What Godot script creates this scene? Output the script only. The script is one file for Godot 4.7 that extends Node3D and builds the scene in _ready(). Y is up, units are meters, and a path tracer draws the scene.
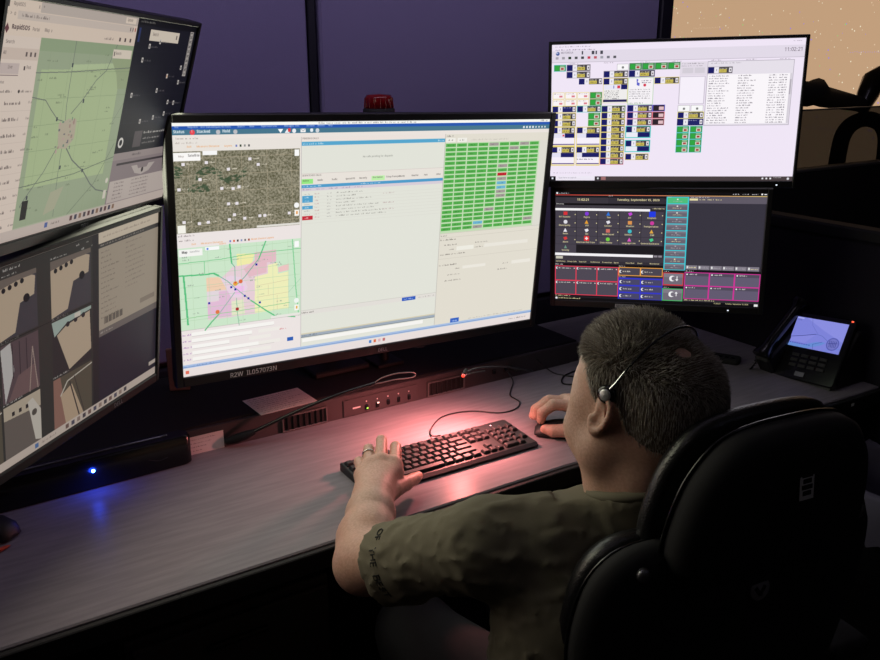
extends Node3D
# A dispatcher at a dark console of five monitors. World axes: x runs along the desk, z towards the operator's back, y up, metres.

var M := {}                 # shared materials
var taken := {}             # names in use at top level

func _ready() -> void:
	# ---- camera
	var cam := Camera3D.new()
	cam.name = "camera"
	cam.fov = 42.44
	cam.near = 0.02
	cam.far = 60.0
	cam.position = Vector3(0, 1.6, 0)
	cam.rotation_degrees = Vector3(-17.65, -33.0, 0)
	add_child(cam)
	cam.current = true
	# ---- surroundings: a closed, dark room
	var env := Environment.new()
	env.background_mode = Environment.BG_COLOR
	env.background_color = Color(0, 0, 0)
	env.tonemap_mode = Environment.TONE_MAPPER_LINEAR
	env.tonemap_exposure = EXPOSURE
	env.sdfgi_enabled = true
	env.ssao_enabled = true
	env.ssil_enabled = true
	var we := WorldEnvironment.new()
	we.name = "environment"
	we.environment = env
	add_child(we)
	make_materials()
	build_room()
	build_desk()
	build_monitors()
	build_desk_items()
	build_phone()
	build_chair()
	build_person()
	build_far_station()

const EXPOSURE := 1.0

# ------------------------------------------------------------------ nodes
func numbered(called: String) -> String:
	var n: int = taken.get(called, 0)
	taken[called] = n + 1
	return called if n == 0 else "%s_%03d" % [called, n]

func tag(o: Node, label: String, category: String, group := "") -> void:
	o.set_meta("label", label)
	o.set_meta("category", category)
	if group != "":
		o.set_meta("group", group)

func thing(called: String, label: String, category: String, at := Vector3.ZERO, turn := Basis(), group := "") -> Node3D:
	var o := Node3D.new()
	o.name = numbered(called)
	add_child(o)
	o.transform = Transform3D(turn, at)
	tag(o, label, category, group)
	return o

func part(called: String, mesh: Mesh, m: Material, parent: Node = null, in_world := false) -> MeshInstance3D:
	var o := MeshInstance3D.new()
	o.mesh = mesh
	o.material_override = m
	if parent == null:
		o.name = numbered(called)
		add_child(o)
	else:
		o.name = called
		parent.add_child(o, true)
		if in_world:
			o.transform = (parent as Node3D).global_transform.affine_inverse()
	return o

func one(called: String, mesh: Mesh, m: Material, label: String, category: String, at := Vector3.ZERO, turn := Basis(), group := "") -> MeshInstance3D:
	var o := part(called, mesh, m)
	o.transform = Transform3D(turn, at)
	tag(o, label, category, group)
	return o

func struct(called: String, mesh: Mesh, m: Material, label := "", at := Vector3.ZERO, turn := Basis()) -> MeshInstance3D:
	var o := part(called, mesh, m)
	o.transform = Transform3D(turn, at)
	o.set_meta("kind", "structure")
	if label != "":
		o.set_meta("label", label)
		o.set_meta("category", called.split("_")[0])
	return o

func yaw(deg: float) -> Basis:
	return Basis(Vector3.UP, deg_to_rad(deg))

func facing(y: float, tilt: float, roll: float) -> Basis:
	return Basis(Vector3.UP, deg_to_rad(y)) * Basis(Vector3.RIGHT, deg_to_rad(-tilt)) * Basis(Vector3.BACK, deg_to_rad(roll))

func at(p: Vector3, b := Basis()) -> Transform3D:
	return Transform3D(b, p)

# ------------------------------------------------------------------ shapes
func S() -> SurfaceTool:
	var st := SurfaceTool.new()
	st.begin(Mesh.PRIMITIVE_TRIANGLES)
	return st

func done(st: SurfaceTool) -> ArrayMesh:
	st.generate_normals()
	return st.commit()

# adds a triangle list; convex lists are turned outwards face by face, others by their volume
func put(st: SurfaceTool, t: PackedVector3Array, xf := Transform3D(), smooth := false, convex := false) -> void:
	var mid := Vector3.ZERO
	for p in t:
		mid += p
	mid /= maxf(1.0, t.size())
	var vol := 0.0
	if not convex:
		for i in range(0, t.size(), 3):
			vol += (t[i] - mid).dot((t[i + 1] - mid).cross(t[i + 2] - mid))
	st.set_smooth_group(0 if smooth else -1)
	for i in range(0, t.size(), 3):
		var a := t[i]
		var b := t[i + 1]
		var c := t[i + 2]
		var n := (b - a).cross(c - a)
		if n.length_squared() < 1e-18:
			continue
		var out := n.dot((a + b + c) / 3.0 - mid) > 0 if convex else vol > 0
		if out:
			var k := b
			b = c
			c = k
		st.add_vertex(xf * a)
		st.add_vertex(xf * b)
		st.add_vertex(xf * c)

func q(t: PackedVector3Array, a: Vector3, b: Vector3, c: Vector3, d: Vector3) -> void:
	t.append_array(PackedVector3Array([a, b, c, a, c, d]))

# a box with chamfered edges
func bx(st: SurfaceTool, size: Vector3, xf := Transform3D(), r := 0.002) -> void:
	var h := size / 2.0
	r = minf(r, minf(h.x, minf(h.y, h.z)) * 0.49)
	var t := PackedVector3Array()
	var ax := [Vector3.RIGHT, Vector3.UP, Vector3.BACK]
	for k in 3:
		var u: Vector3 = ax[k]
		var v: Vector3 = ax[(k + 1) % 3]
		var w: Vector3 = ax[(k + 2) % 3]
		var hv := h[(k + 1) % 3]
		var hw := h[(k + 2) % 3]
		for s in [-1.0, 1.0]:
			var c: Vector3 = u * h[k] * s
			q(t, c + v * (hv - r) + w * (hw - r), c - v * (hv - r) + w * (hw - r), c - v * (hv - r) - w * (hw - r), c + v * (hv - r) - w * (hw - r))
			for s2 in [-1.0, 1.0]:
				q(t, u * h[k] * s + v * s2 * (hv - r) + w * (hw - r), u * (h[k] - r) * s + v * s2 * hv + w * (hw - r), u * (h[k] - r) * s + v * s2 * hv - w * (hw - r), u * h[k] * s + v * s2 * (hv - r) - w * (hw - r))
	for sx in [-1.0, 1.0]:
		for sy in [-1.0, 1.0]:
			for sz in [-1.0, 1.0]:
				t.append_array(PackedVector3Array([Vector3(sx * h.x, sy * (h.y - r), sz * (h.z - r)), Vector3(sx * (h.x - r), sy * h.y, sz * (h.z - r)), Vector3(sx * (h.x - r), sy * (h.y - r), sz * h.z)]))
	put(st, t, xf, false, true)

func box(size: Vector3, r := 0.002, centre := Vector3.ZERO) -> ArrayMesh:
	var st := S()
	bx(st, size, at(centre), r)
	return done(st)

# skin over rings of equal length, closed round; caps are fans
func loft(st: SurfaceTool, rings: Array, xf := Transform3D(), smooth := true, caps := true, flat_caps := true) -> void:
	var t := PackedVector3Array()
	var n: int = rings[0].size()
	for k in rings.size() - 1:
		for i in n:
			var j := (i + 1) % n
			q(t, rings[k][i], rings[k][j], rings[k + 1][j], rings[k + 1][i])
	var side := t.size()
	if caps:
		for e in [0, rings.size() - 1]:
			var c := Vector3.ZERO
			for p in rings[e]:
				c += p
			c /= n
			for i in n:
				var j := (i + 1) % n
				if e == 0:
					t.append_array(PackedVector3Array([rings[e][j], rings[e][i], c]))
				else:
					t.append_array(PackedVector3Array([rings[e][i], rings[e][j], c]))
	# orientation of the whole from its volume
	var mid := Vector3.ZERO
	for p in t:
		mid += p
	mid /= t.size()
	var vol := 0.0
	for i in range(0, t.size(), 3):
		vol += (t[i] - mid).dot((t[i + 1] - mid).cross(t[i + 2] - mid))
	for i in range(0, t.size(), 3):
		st.set_smooth_group((0 if smooth else -1) if i < side else (1 if flat_caps else 0))
		var a := t[i]
		var b := t[i + 1]
		var c := t[i + 2]
		if (b - a).cross(c - a).length_squared() < 1e-20:
			continue
		if vol > 0:
			var k := b
			b = c
			c = k
		st.add_vertex(xf * a)
		st.add_vertex(xf * b)
		st.add_vertex(xf * c)

func smooth_path(pts: Array, per := 6) -> Array:
	var out := []
	var n := pts.size()
	for i in n - 1:
		var p0: Vector3 = pts[maxi(i - 1, 0)]
		var p1: Vector3 = pts[i]
		var p2: Vector3 = pts[i + 1]
		var p3: Vector3 = pts[mini(i + 2, n - 1)]
		for k in per:
			out.append(p1.cubic_interpolate(p2, p0, p3, float(k) / per))
	out.append(pts[n - 1])
	return out

func tube(st: SurfaceTool, pts: Array, r, sides := 8, xf := Transform3D(), squash := 1.0) -> void:
	var rings := []
	var side := Vector3.ZERO
	for i in pts.size():
		var d: Vector3 = (pts[mini(i + 1, pts.size() - 1)] - pts[maxi(i - 1, 0)]).normalized()
		if side == Vector3.ZERO:
			side = d.cross(Vector3.UP if absf(d.y) < 0.9 else Vector3.RIGHT).normalized()
		side = (side - d * side.dot(d)).normalized()
		var up := side.cross(d)
		var rr: float = r[i] if r is Array else r
		var ring := PackedVector3Array()
		for k in sides:
			var a := TAU * k / sides
			ring.append(pts[i] + side * cos(a) * rr + up * sin(a) * rr * squash)
		rings.append(ring)
	loft(st, rings, xf)

func lathe(st: SurfaceTool, profile: Array, segs := 20, xf := Transform3D(), smooth := true) -> void:
	var rings := []
	for p in profile:
		var ring := PackedVector3Array()
		for k in segs:
			var a := TAU * k / segs
			ring.append(Vector3(cos(a) * maxf(p.x, 0.00001), p.y, sin(a) * maxf(p.x, 0.00001)))
		rings.append(ring)
	loft(st, rings, xf, smooth)

# a flat outline (x, y) given depth along z, edges chamfered by r
func slab(st: SurfaceTool, outline: PackedVector2Array, z0: float, z1: float, xf := Transform3D(), r := 0.0, smooth := false) -> void:
	var o := outline.duplicate()
	if Geometry2D.is_polygon_clockwise(o):
		o.reverse()
	var t := PackedVector3Array()
	var inner := o
	if r > 0.0:
		inner = PackedVector2Array()
		var n0 := o.size()
		for i in n0:
			var e1 := (o[i] - o[(i + n0 - 1) % n0]).normalized()
			var e2 := (o[(i + 1) % n0] - o[i]).normalized()
			var b := (Vector2(-e1.y, e1.x) + Vector2(-e2.y, e2.x))
			b = b / maxf(0.4, b.length_squared()) * 2.0 if b.length() > 0.01 else b
			inner.append(o[i] + b * r)
	var idx := Geometry2D.triangulate_polygon(inner)
	for i in range(0, idx.size(), 3):
		var a := inner[idx[i]]
		var b := inner[idx[i + 1]]
		var c := inner[idx[i + 2]]
		if (b - a).cross(c - a) < 0:
			var k := b
			b = c
			c = k
		t.append_array(PackedVector3Array([Vector3(a.x, a.y, z1), Vector3(b.x, b.y, z1), Vector3(c.x, c.y, z1)]))
		t.append_array(PackedVector3Array([Vector3(a.x, a.y, z0), Vector3(c.x, c.y, z0), Vector3(b.x, b.y, z0)]))
	var n := o.size()
	for i in n:
		var j := (i + 1) % n
		q(t, Vector3(o[i].x, o[i].y, z0 + r), Vector3(o[j].x, o[j].y, z0 + r), Vector3(o[j].x, o[j].y, z1 - r), Vector3(o[i].x, o[i].y, z1 - r))
		if r > 0.0:
			q(t, Vector3(o[i].x, o[i].y, z1 - r), Vector3(o[j].x, o[j].y, z1 - r), Vector3(inner[j].x, inner[j].y, z1), Vector3(inner[i].x, inner[i].y, z1))
			q(t, Vector3(inner[i].x, inner[i].y, z0), Vector3(inner[j].x, inner[j].y, z0), Vector3(o[j].x, o[j].y, z0 + r), Vector3(o[i].x, o[i].y, z0 + r))
	put(st, t, xf, smooth)

func round_rect(w: float, h: float, r: float, seg := 5, centre := Vector2.ZERO) -> PackedVector2Array:
	var o := PackedVector2Array()
	for k in 4:
		var c := Vector2((w / 2 - r) * (1 if k in [0, 3] else -1), (h / 2 - r) * (1 if k < 2 else -1))
		for i in seg + 1:
			var a := PI / 2 * (k + float(i) / seg)
			o.append(centre + c + Vector2(cos(a), sin(a)) * r)
	return o

# a flat sheet facing +z with uv 0..1, for screens and prints
func sheet(w: float, h: float) -> ArrayMesh:
	var a := []
	a.resize(Mesh.ARRAY_MAX)
	a[Mesh.ARRAY_VERTEX] = PackedVector3Array([Vector3(-w / 2, h / 2, 0), Vector3(w / 2, h / 2, 0), Vector3(w / 2, -h / 2, 0), Vector3(-w / 2, -h / 2, 0)])
	a[Mesh.ARRAY_NORMAL] = PackedVector3Array([Vector3.BACK, Vector3.BACK, Vector3.BACK, Vector3.BACK])
	a[Mesh.ARRAY_TEX_UV] = PackedVector2Array([Vector2(0, 0), Vector2(1, 0), Vector2(1, 1), Vector2(0, 1)])
	a[Mesh.ARRAY_INDEX] = PackedInt32Array([0, 1, 2, 0, 2, 3])
	var m := ArrayMesh.new()
	m.add_surface_from_arrays(Mesh.PRIMITIVE_TRIANGLES, a)
	return m

func letters(text: String, height: float, depth := 0.0006, font := "Droid Sans") -> TextMesh:
	var t := TextMesh.new()
	var f := SystemFont.new()
	f.font_names = PackedStringArray([font])
	t.font = f
	t.text = text
	t.font_size = 24
	t.pixel_size = height / 17.0
	t.depth = depth
	t.curve_step = 1.5
	return t

# ------------------------------------------------------------------ bodies: smooth unions of tapered capsules, meshed as surface nets
# prims: [a, b, ra, rb, k, sign]; shape: optional Callable(p, d) -> d
func nets(acc: Dictionary, prims: Array, cell: float, k0: float, shape = null) -> void:
	var lo := Vector3.ONE * 1e9
	var hi := -lo
	for p in prims:
		if p.size() > 5 and p[5] < 0:
			continue
		for e in 2:
			lo = lo.min(p[e] - Vector3.ONE * p[2 + e])
			hi = hi.max(p[e] + Vector3.ONE * p[2 + e])
	lo -= Vector3.ONE * (cell * 3 + k0 * 0.5)
	hi += Vector3.ONE * (cell * 3 + k0 * 0.5)
	var nx := int((hi.x - lo.x) / cell) + 2
	var ny := int((hi.y - lo.y) / cell) + 2
	var nz := int((hi.z - lo.z) / cell) + 2
	var f := PackedFloat32Array()
	f.resize(nx * ny * nz)
	f.fill(1.0)
	var sy := nx
	var sz := nx * ny
	for p in prims:
		var a: Vector3 = p[0]
		var b: Vector3 = p[1]
		var ra: float = p[2]
		var rb: float = p[3]
		var k: float = p[4] if p.size() > 4 and p[4] > 0 else k0
		var neg: bool = p.size() > 5 and p[5] < 0
		var ab := b - a
		var l2 := maxf(ab.length_squared(), 1e-12)
		var g := maxf(ra, rb) + k + cell * 2.5
		var b0 := a.min(b) - Vector3.ONE * g - lo
		var b1 := a.max(b) + Vector3.ONE * g - lo
		var x0 := maxi(0, int(b0.x / cell))
		var x1 := mini(nx - 1, int(b1.x / cell) + 1)
		var y0 := maxi(0, int(b0.y / cell))
		var y1 := mini(ny - 1, int(b1.y / cell) + 1)
		var z0 := maxi(0, int(b0.z / cell))
		var z1 := mini(nz - 1, int(b1.z / cell) + 1)
		for z in range(z0, z1 + 1):
			for y in range(y0, y1 + 1):
				var at0 := z * sz + y * sy
				for x in range(x0, x1 + 1):
					var w := Vector3(lo.x + x * cell, lo.y + y * cell, lo.z + z * cell) - a
					var t := clampf(w.dot(ab) / l2, 0.0, 1.0)
					var d := (w - ab * t).length() - (ra + (rb - ra) * t)
					var o := f[at0 + x]
					if neg:
						var h1 := maxf(k - absf(-d - o), 0.0) / k
						f[at0 + x] = maxf(o, -d) + h1 * h1 * k * 0.25
					else:
						var h2 := maxf(k - absf(d - o), 0.0) / k
						f[at0 + x] = minf(o, d) - h2 * h2 * k * 0.25
	if shape != null:
		for z in nz:
			for y in ny:
				for x in nx:
					var i := z * sz + y * sy + x
					if absf(f[i]) < cell * 4.0:
						f[i] = shape.call(Vector3(lo.x + x * cell, lo.y + y * cell, lo.z + z * cell), f[i])
	var V: PackedVector3Array = acc.v
	var I: PackedInt32Array = acc.i
	var where := PackedInt32Array()
	where.resize(nx * ny * nz)
	where.fill(-1)
	var lim := cell * 2.2
	var ed := [[0, 1], [2, 3], [4, 5], [6, 7], [0, 2], [1, 3], [4, 6], [5, 7], [0, 4], [1, 5], [2, 6], [3, 7]]
	for z in nz - 1:
		for y in ny - 1:
			for x in nx - 1:
				var i := z * sz + y * sy + x
				if absf(f[i]) > lim:
					continue
				var c := [f[i], f[i + 1], f[i + sy], f[i + sy + 1], f[i + sz], f[i + sz + 1], f[i + sz + sy], f[i + sz + sy + 1]]
				var inside := 0
				for e in 8:
					if c[e] < 0.0:
						inside += 1
				if inside == 0 or inside == 8:
					continue
				var s := Vector3.ZERO
				var n := 0
				for e in ed:
					var va: float = c[e[0]]
					var vb: float = c[e[1]]
					if (va < 0.0) != (vb < 0.0):
						var t := va / (va - vb)
						var pa := Vector3(e[0] & 1, (e[0] >> 1) & 1, e[0] >> 2)
						var pb := Vector3(e[1] & 1, (e[1] >> 1) & 1, e[1] >> 2)
						s += pa.lerp(pb, t)
						n += 1
				where[i] = V.size()
				V.append(lo + (Vector3(x, y, z) + s / n) * cell)
	for z in range(1, nz - 1):
		for y in range(1, ny - 1):
			for x in range(1, nx - 1):
				var i := z * sz + y * sy + x
				if where[i] < 0:
					continue
				var v := f[i] < 0.0
				for ax in 3:
					var stepp: int = [1, sy, sz][ax]
					if v == (f[i + stepp] < 0.0):
						continue
					var u: int = [sy, sz, 1][ax]
					var w2: int = [sz, 1, sy][ax]
					var A := where[i]
					var B := where[i - u]
					var Cc := where[i - u - w2]
					var D := where[i - w2]
					if A < 0 or B < 0 or Cc < 0 or D < 0:
						continue
					if v:
						I.append_array(PackedInt32Array([A, Cc, B, A, D, Cc]))
					else:
						I.append_array(PackedInt32Array([A, B, Cc, A, Cc, D]))
	acc.v = V
	acc.i = I

func new_acc() -> Dictionary:
	return {"v": PackedVector3Array(), "i": PackedInt32Array()}

func acc_normals(acc: Dictionary) -> PackedVector3Array:
	var V: PackedVector3Array = acc.v
	var I: PackedInt32Array = acc.i
	var N := PackedVector3Array()
	N.resize(V.size())
	for t in range(0, I.size(), 3):
		var n := (V[I[t + 2]] - V[I[t]]).cross(V[I[t + 1]] - V[I[t]])
		N[I[t]] += n
		N[I[t + 1]] += n
		N[I[t + 2]] += n
	for i in N.size():
		N[i] = N[i].normalized()
	return N

func acc_mesh(acc: Dictionary) -> ArrayMesh:
	var a := []
	a.resize(Mesh.ARRAY_MAX)
	a[Mesh.ARRAY_VERTEX] = acc.v
	a[Mesh.ARRAY_NORMAL] = acc_normals(acc)
	a[Mesh.ARRAY_INDEX] = acc.i
	var m := ArrayMesh.new()
	m.add_surface_from_arrays(Mesh.PRIMITIVE_TRIANGLES, a)
	return m

# ------------------------------------------------------------------ materials
func mat(name_: String, c: Color, rough := 0.6, metal := 0.0, spec := 0.5) -> StandardMaterial3D:
	var m := StandardMaterial3D.new()
	m.resource_name = name_
	m.albedo_color = c
	m.roughness = rough
	m.metallic = metal
	m.metallic_specular = spec
	M[name_] = m
	return m

func noise_tex(seed_: int, freq: float, lo: Color, hi: Color, size := 256, octaves := 4, normal := false, bump := 4.0) -> NoiseTexture2D:
	var n := FastNoiseLite.new()
	n.seed = seed_
	n.frequency = freq
	n.noise_type = FastNoiseLite.TYPE_SIMPLEX
	n.fractal_octaves = octaves
	var t := NoiseTexture2D.new()
	t.width = size
	t.height = size
	t.seamless = true
	t.noise = n
	if normal:
		t.as_normal_map = true
		t.bump_strength = bump
	else:
		var g := Gradient.new()
		g.colors = PackedColorArray([lo, hi])
		g.offsets = PackedFloat32Array([0.15, 0.85])
		t.color_ramp = g
	return t

func tri(m: StandardMaterial3D, scale: Vector3) -> void:
	m.uv1_triplanar = true
	m.uv1_world_triplanar = true
	m.uv1_scale = scale

func make_materials() -> void:
	var m: StandardMaterial3D
	m = mat("laminate", Color(1, 1, 1), 0.34, 0.0, 0.17)
	m.albedo_texture = noise_tex(3, 0.02, Color8(127, 122, 128), Color8(138, 133, 138), 512, 5)
	m.roughness_texture = null
	tri(m, Vector3(0.5, 2.0, 5.0))
	m = mat("black_plastic", Color8(24, 24, 26), 0.5)
	m.normal_enabled = true
	m.normal_texture = noise_tex(5, 0.12, Color.BLACK, Color.WHITE, 256, 3, true, 1.0)
	m.normal_scale = 0.35
	tri(m, Vector3(14, 14, 14))
	mat("gloss_black", Color8(14, 14, 16), 0.22)
	mat("soft_black", Color8(16, 16, 18), 0.75)
	mat("key_black", Color8(20, 20, 22), 0.55)
	mat("bezel_black", Color8(15, 15, 17), 0.45)
	mat("dark_metal", Color8(66, 60, 63), 0.6)
	mat("dull_metal", Color8(112, 106, 106), 0.45, 0.5)
	mat("chrome", Color8(200, 200, 205), 0.2, 1.0)
	mat("steel", Color8(130, 130, 136), 0.35, 0.9)
	mat("white_print", Color8(225, 225, 225), 0.7)
	mat("grey_print", Color8(150, 150, 155), 0.7)
	m = mat("panel_fabric", Color(1, 1, 1), 0.95, 0.0, 0.2)
	m.albedo_texture = noise_tex(11, 0.25, Color8(118, 110, 148), Color8(138, 130, 166), 512, 2)
	m.normal_enabled = true
	m.normal_texture = noise_tex(12, 0.3, Color.BLACK, Color.WHITE, 256, 2, true, 2.0)
	m.normal_scale = 0.5
	tri(m, Vector3(6, 6, 6))
	m = mat("dark_fabric", Color(1, 1, 1), 0.95, 0.0, 0.2)
	m.albedo_texture = noise_tex(13, 0.25, Color8(34, 33, 40), Color8(48, 46, 55), 512, 2)
	tri(m, Vector3(6, 6, 6))
	mat("post_blue", Color8(22, 20, 34), 0.5)
	m = mat("carpet", Color(1, 1, 1), 1.0, 0.0, 0.1)
	m.albedo_texture = noise_tex(17, 0.2, Color8(42, 39, 42), Color8(78, 73, 76), 512, 4)
	tri(m, Vector3(3, 3, 3))
	mat("wall_paint", Color8(120, 112, 108), 0.9)
	mat("ceiling_tile", Color8(150, 148, 146), 0.95)
	m = mat("paper", Color8(235, 232, 228), 0.85)
	mat("cable", Color8(15, 15, 16), 0.45)
	m = mat("leather", Color8(20, 20, 23), 0.36)
	m.normal_enabled = true
	m.normal_texture = noise_tex(21, 0.09, Color.BLACK, Color.WHITE, 256, 4, true, 3.0)
	m.normal_scale = 0.4
	tri(m, Vector3(9, 9, 9))
	m = mat("chair_fabric", Color(1, 1, 1), 0.85)
	m.albedo_texture = noise_tex(23, 0.3, Color8(17, 17, 20), Color8(28, 28, 33), 256, 2)
	tri(m, Vector3(10, 10, 10))
	m = mat("skin", Color(1, 1, 1), 0.5)
	m.albedo_texture = noise_tex(31, 0.06, Color8(188, 146, 127), Color8(208, 166, 147), 256, 4)
	m.normal_enabled = true
	m.normal_texture = noise_tex(32, 0.1, Color.BLACK, Color.WHITE, 256, 3, true, 2.0)
	m.normal_scale = 0.25
	m.subsurf_scatter_enabled = true
	m.subsurf_scatter_strength = 0.12
	tri(m, Vector3(9, 9, 9))
	m = mat("shirt", Color(1, 1, 1), 0.95, 0.0, 0.2)
	m.albedo_texture = noise_tex(33, 0.25, Color8(108, 104, 89), Color8(124, 119, 103), 256, 3)
	tri(m, Vector3(12, 12, 12))
	mat("shirt_print", Color8(30, 31, 28), 0.9)
	mat("trousers", Color8(28, 28, 34), 0.9)
	mat("shoe", Color8(16, 15, 15), 0.5)
	mat("hair_root", Color8(96, 84, 72), 0.8)
	m = mat("hair", Color(1, 1, 1), 0.5)
	m.vertex_color_use_as_albedo = true
	mat("eye_white", Color8(225, 220, 212), 0.25)
	mat("silver_paint", Color8(190, 190, 192), 0.35, 0.6)
	mat("gold_ring", Color8(205, 200, 190), 0.18, 1.0)
	m = mat("red_lens", Color8(120, 14, 22), 0.15)
	mat("brown_card", Color8(120, 84, 72), 0.8)
	m = mat("grey_cloth", Color8(88, 84, 104), 0.8)
	m = mat("smoked_glass", Color(0.02, 0.02, 0.02, 0.74), 0.05)
	m.transparency = BaseMaterial3D.TRANSPARENCY_ALPHA
	mat("metal_edge", Color8(150, 150, 150), 0.35, 0.8)
	mat("orange_plastic", Color8(190, 70, 40), 0.5)

func glow(name_: String, c: Color, energy: float) -> StandardMaterial3D:
	var m := mat(name_, c, 0.4)
	m.emission_enabled = true
	m.emission = c
	m.emission_energy_multiplier = energy
	return m

func lamp(parent: Node, called: String, at_: Vector3, c: Color, energy: float, size: float) -> void:
	var l := OmniLight3D.new()
	l.name = called
	l.light_color = c
	l.light_energy = energy
	l.light_size = size
	l.omni_range = 12.0
	l.omni_attenuation = 2.0
	l.shadow_enabled = true
	parent.add_child(l)
	l.position = at_

func panel_light(parent: Node, called: String, xf: Transform3D, w: float, h: float, c: Color, energy: float) -> void:
	var l := AreaLight3D.new()
	l.name = called
	l.light_color = c
	l.light_energy = energy
	l.area_size = Vector2(w, h)
	l.area_range = 12.0
	l.area_attenuation = 2.0
	l.shadow_enabled = true
	parent.add_child(l)
	l.transform = xf

# ------------------------------------------------------------------ the room
const BACK := -2.15          # face of the tall partition behind the monitors
const SIDE := 2.19           # face of the low partition at the end of the desk

func build_room() -> void:
	var h := 2.75
	var x0 := -2.4
	var x1 := 5.6
	var z0 := -6.0
	var z1 := 2.6
	var cx := (x0 + x1) / 2
	var cz := (z0 + z1) / 2
	struct("floor", box(Vector3(x1 - x0, 0.2, z1 - z0), 0.0), M.carpet, "dark grey speckled carpet under the console", Vector3(cx, -0.1, cz))
	struct("ceiling", box(Vector3(x1 - x0, 0.1, z1 - z0), 0.0), M.ceiling_tile, "", Vector3(cx, h + 0.05, cz))
	struct("wall_far", box(Vector3(x1 - x0, h, 0.1), 0.0), M.wall_paint, "", Vector3(cx, h / 2, z0 - 0.05))
	struct("wall_rear", box(Vector3(x1 - x0, h, 0.1), 0.0), M.wall_paint, "", Vector3(cx, h / 2, z1 + 0.05))
	struct("wall_left", box(Vector3(0.1, h, z1 - z0), 0.0), M.wall_paint, "", Vector3(x0 - 0.05, h / 2, cz))
	struct("wall_right", box(Vector3(0.1, h, z1 - z0), 0.0), M.wall_paint, "", Vector3(x1 + 0.05, h / 2, cz))
	# the tall partition: upholstered panels between dark posts
	var wb := Node3D.new()
	wb.name = "wall_back"
	add_child(wb)
	wb.position = Vector3(0, 0, BACK)
	wb.set_meta("kind", "structure")
	wb.set_meta("label", "tall partition of purple upholstered panels behind the monitors")
	wb.set_meta("category", "wall")
	part("partition_core", box(Vector3(4.62, 2.2, 0.05), 0.002, Vector3(0.02, 1.1, -0.055)), M.post_blue, wb)
	for e in [[-2.28, -1.62], [-1.595, -0.31], [-0.285, 0.985], [1.022, 2.275]]:
		var w: float = e[1] - e[0]
		part("panel", box(Vector3(w, 1.32, 0.03), 0.006, Vector3((e[0] + e[1]) / 2, 1.50, -0.015)), M.panel_fabric, wb)
		part("panel", box(Vector3(w, 0.80, 0.03), 0.006, Vector3((e[0] + e[1]) / 2, 0.425, -0.015)), M.dark_fabric, wb)
	for x in [-1.6075, -0.2975, 1.0035]:
		part("seam_strip", box(Vector3(0.022, 2.16, 0.02), 0.003, Vector3(x, 1.1, -0.018)), M.post_blue, wb)
	part("end_post", box(Vector3(0.055, 2.22, 0.09), 0.004, Vector3(2.305, 1.11, -0.035)), M.post_blue, wb)
	# the low partition at the right end of the desk
	var ws := Node3D.new()
	ws.name = "wall_side"
	add_child(ws)
	ws.position = Vector3(SIDE, 0, 0)
	ws.set_meta("kind", "structure")
	ws.set_meta("label", "low dark fabric partition behind the desk phone")
	ws.set_meta("category", "wall")
	part("panel", box(Vector3(0.05, 1.13, 1.50), 0.006, Vector3(0.025, 0.565, -1.38)), M.dark_fabric, ws)
	part("top_cap", box(Vector3(0.06, 0.035, 1.51), 0.006, Vector3(0.025, 1.1475, -1.38)), M.soft_black, ws)
	# low partition that carries on beyond the post, topped with smoked glass
	var wg := Node3D.new()
	wg.name = "wall_glass"
	add_child(wg)
	wg.position = Vector3(2.335, 0, BACK)
	wg.set_meta("kind", "structure")
	wg.set_meta("label", "low black partition topped with a smoked glass screen beyond the desk")
	wg.set_meta("category", "wall")
	part("panel", box(Vector3(3.2, 1.155, 0.05), 0.004, Vector3(1.6, 0.5775, -0.03)), M.soft_black, wg)
	part("rail", box(Vector3(3.2, 0.012, 0.054), 0.002, Vector3(1.6, 1.161, -0.03)), M.metal_edge, wg)
	part("glass_pane", box(Vector3(3.2, 0.235, 0.008), 0.001, Vector3(1.6, 1.284, -0.03)), M.smoked_glass, wg)
	part("glass_edge", box(Vector3(3.2, 0.006, 0.010), 0.001, Vector3(1.6, 1.404, -0.03)), M.metal_edge, wg)
	# dim ceiling lights of the room, outside the frame
	wall_washer(Vector3(0.6, h, -1.08), 3.4)
	ceiling_light("square dim ceiling panel above the walkway behind the chair", Vector3(1.6, h, 1.3), 0.55, 0.55, Color(0.85, 0.85, 1.0), 0.04)
	ceiling_light("square ceiling panel beyond the end of the desk with the camera monitor", Vector3(-0.9, h, -0.75), 0.55, 0.55, Color(1.0, 0.95, 0.90), 0.05)
	# the wall display of the room beyond
	var d := thing("video_wall", "huge tan wall display dotted with tiny coloured lights beyond the partition", "display", Vector3(5.56, 0.75, -4.0), yaw(-90))
	var im := Image.create(2048, 900, false, Image.FORMAT_RGB8)
	im.fill(Color8(201, 165, 130))
	var rng := RandomNumberGenerator.new()
	rng.seed = 77
	for k in 900:
		var c := Color8(255, 245, 215)
		var u := rng.randf()
		if u < 0.16:
			c = Color8(150, 120, 255)
		elif u < 0.24:
			c = Color8(140, 225, 120)
		elif u < 0.5:
			c = Color8(235, 205, 170)
		var s := rng.randi_range(2, 4)
		im.fill_rect(Rect2i(rng.randi_range(5, 2040), rng.randi_range(int(80 + 500 * (1.0 - sqrt(rng.randf()))), 880), s, s), c)
	for row in 6:
		var y := 150 + row * 110 + rng.randi_range(-20, 20)
		var x := rng.randi_range(100, 1500)
		for k in 16:
			im.fill_rect(Rect2i(x + k * 9, y + rng.randi_range(0, 2), 2, 2), Color8(170, 140, 250) if row % 2 else Color8(240, 210, 180))
	var sm := screen_material("video_wall_screen", im, 0.92)
	part("frame", box(Vector3(3.5, 1.90, 0.06), 0.004, Vector3(0, 0.93, 0)), M.soft_black, d)
	var sc := part("screen", sheet(3.44, 1.84), sm, d)
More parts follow.
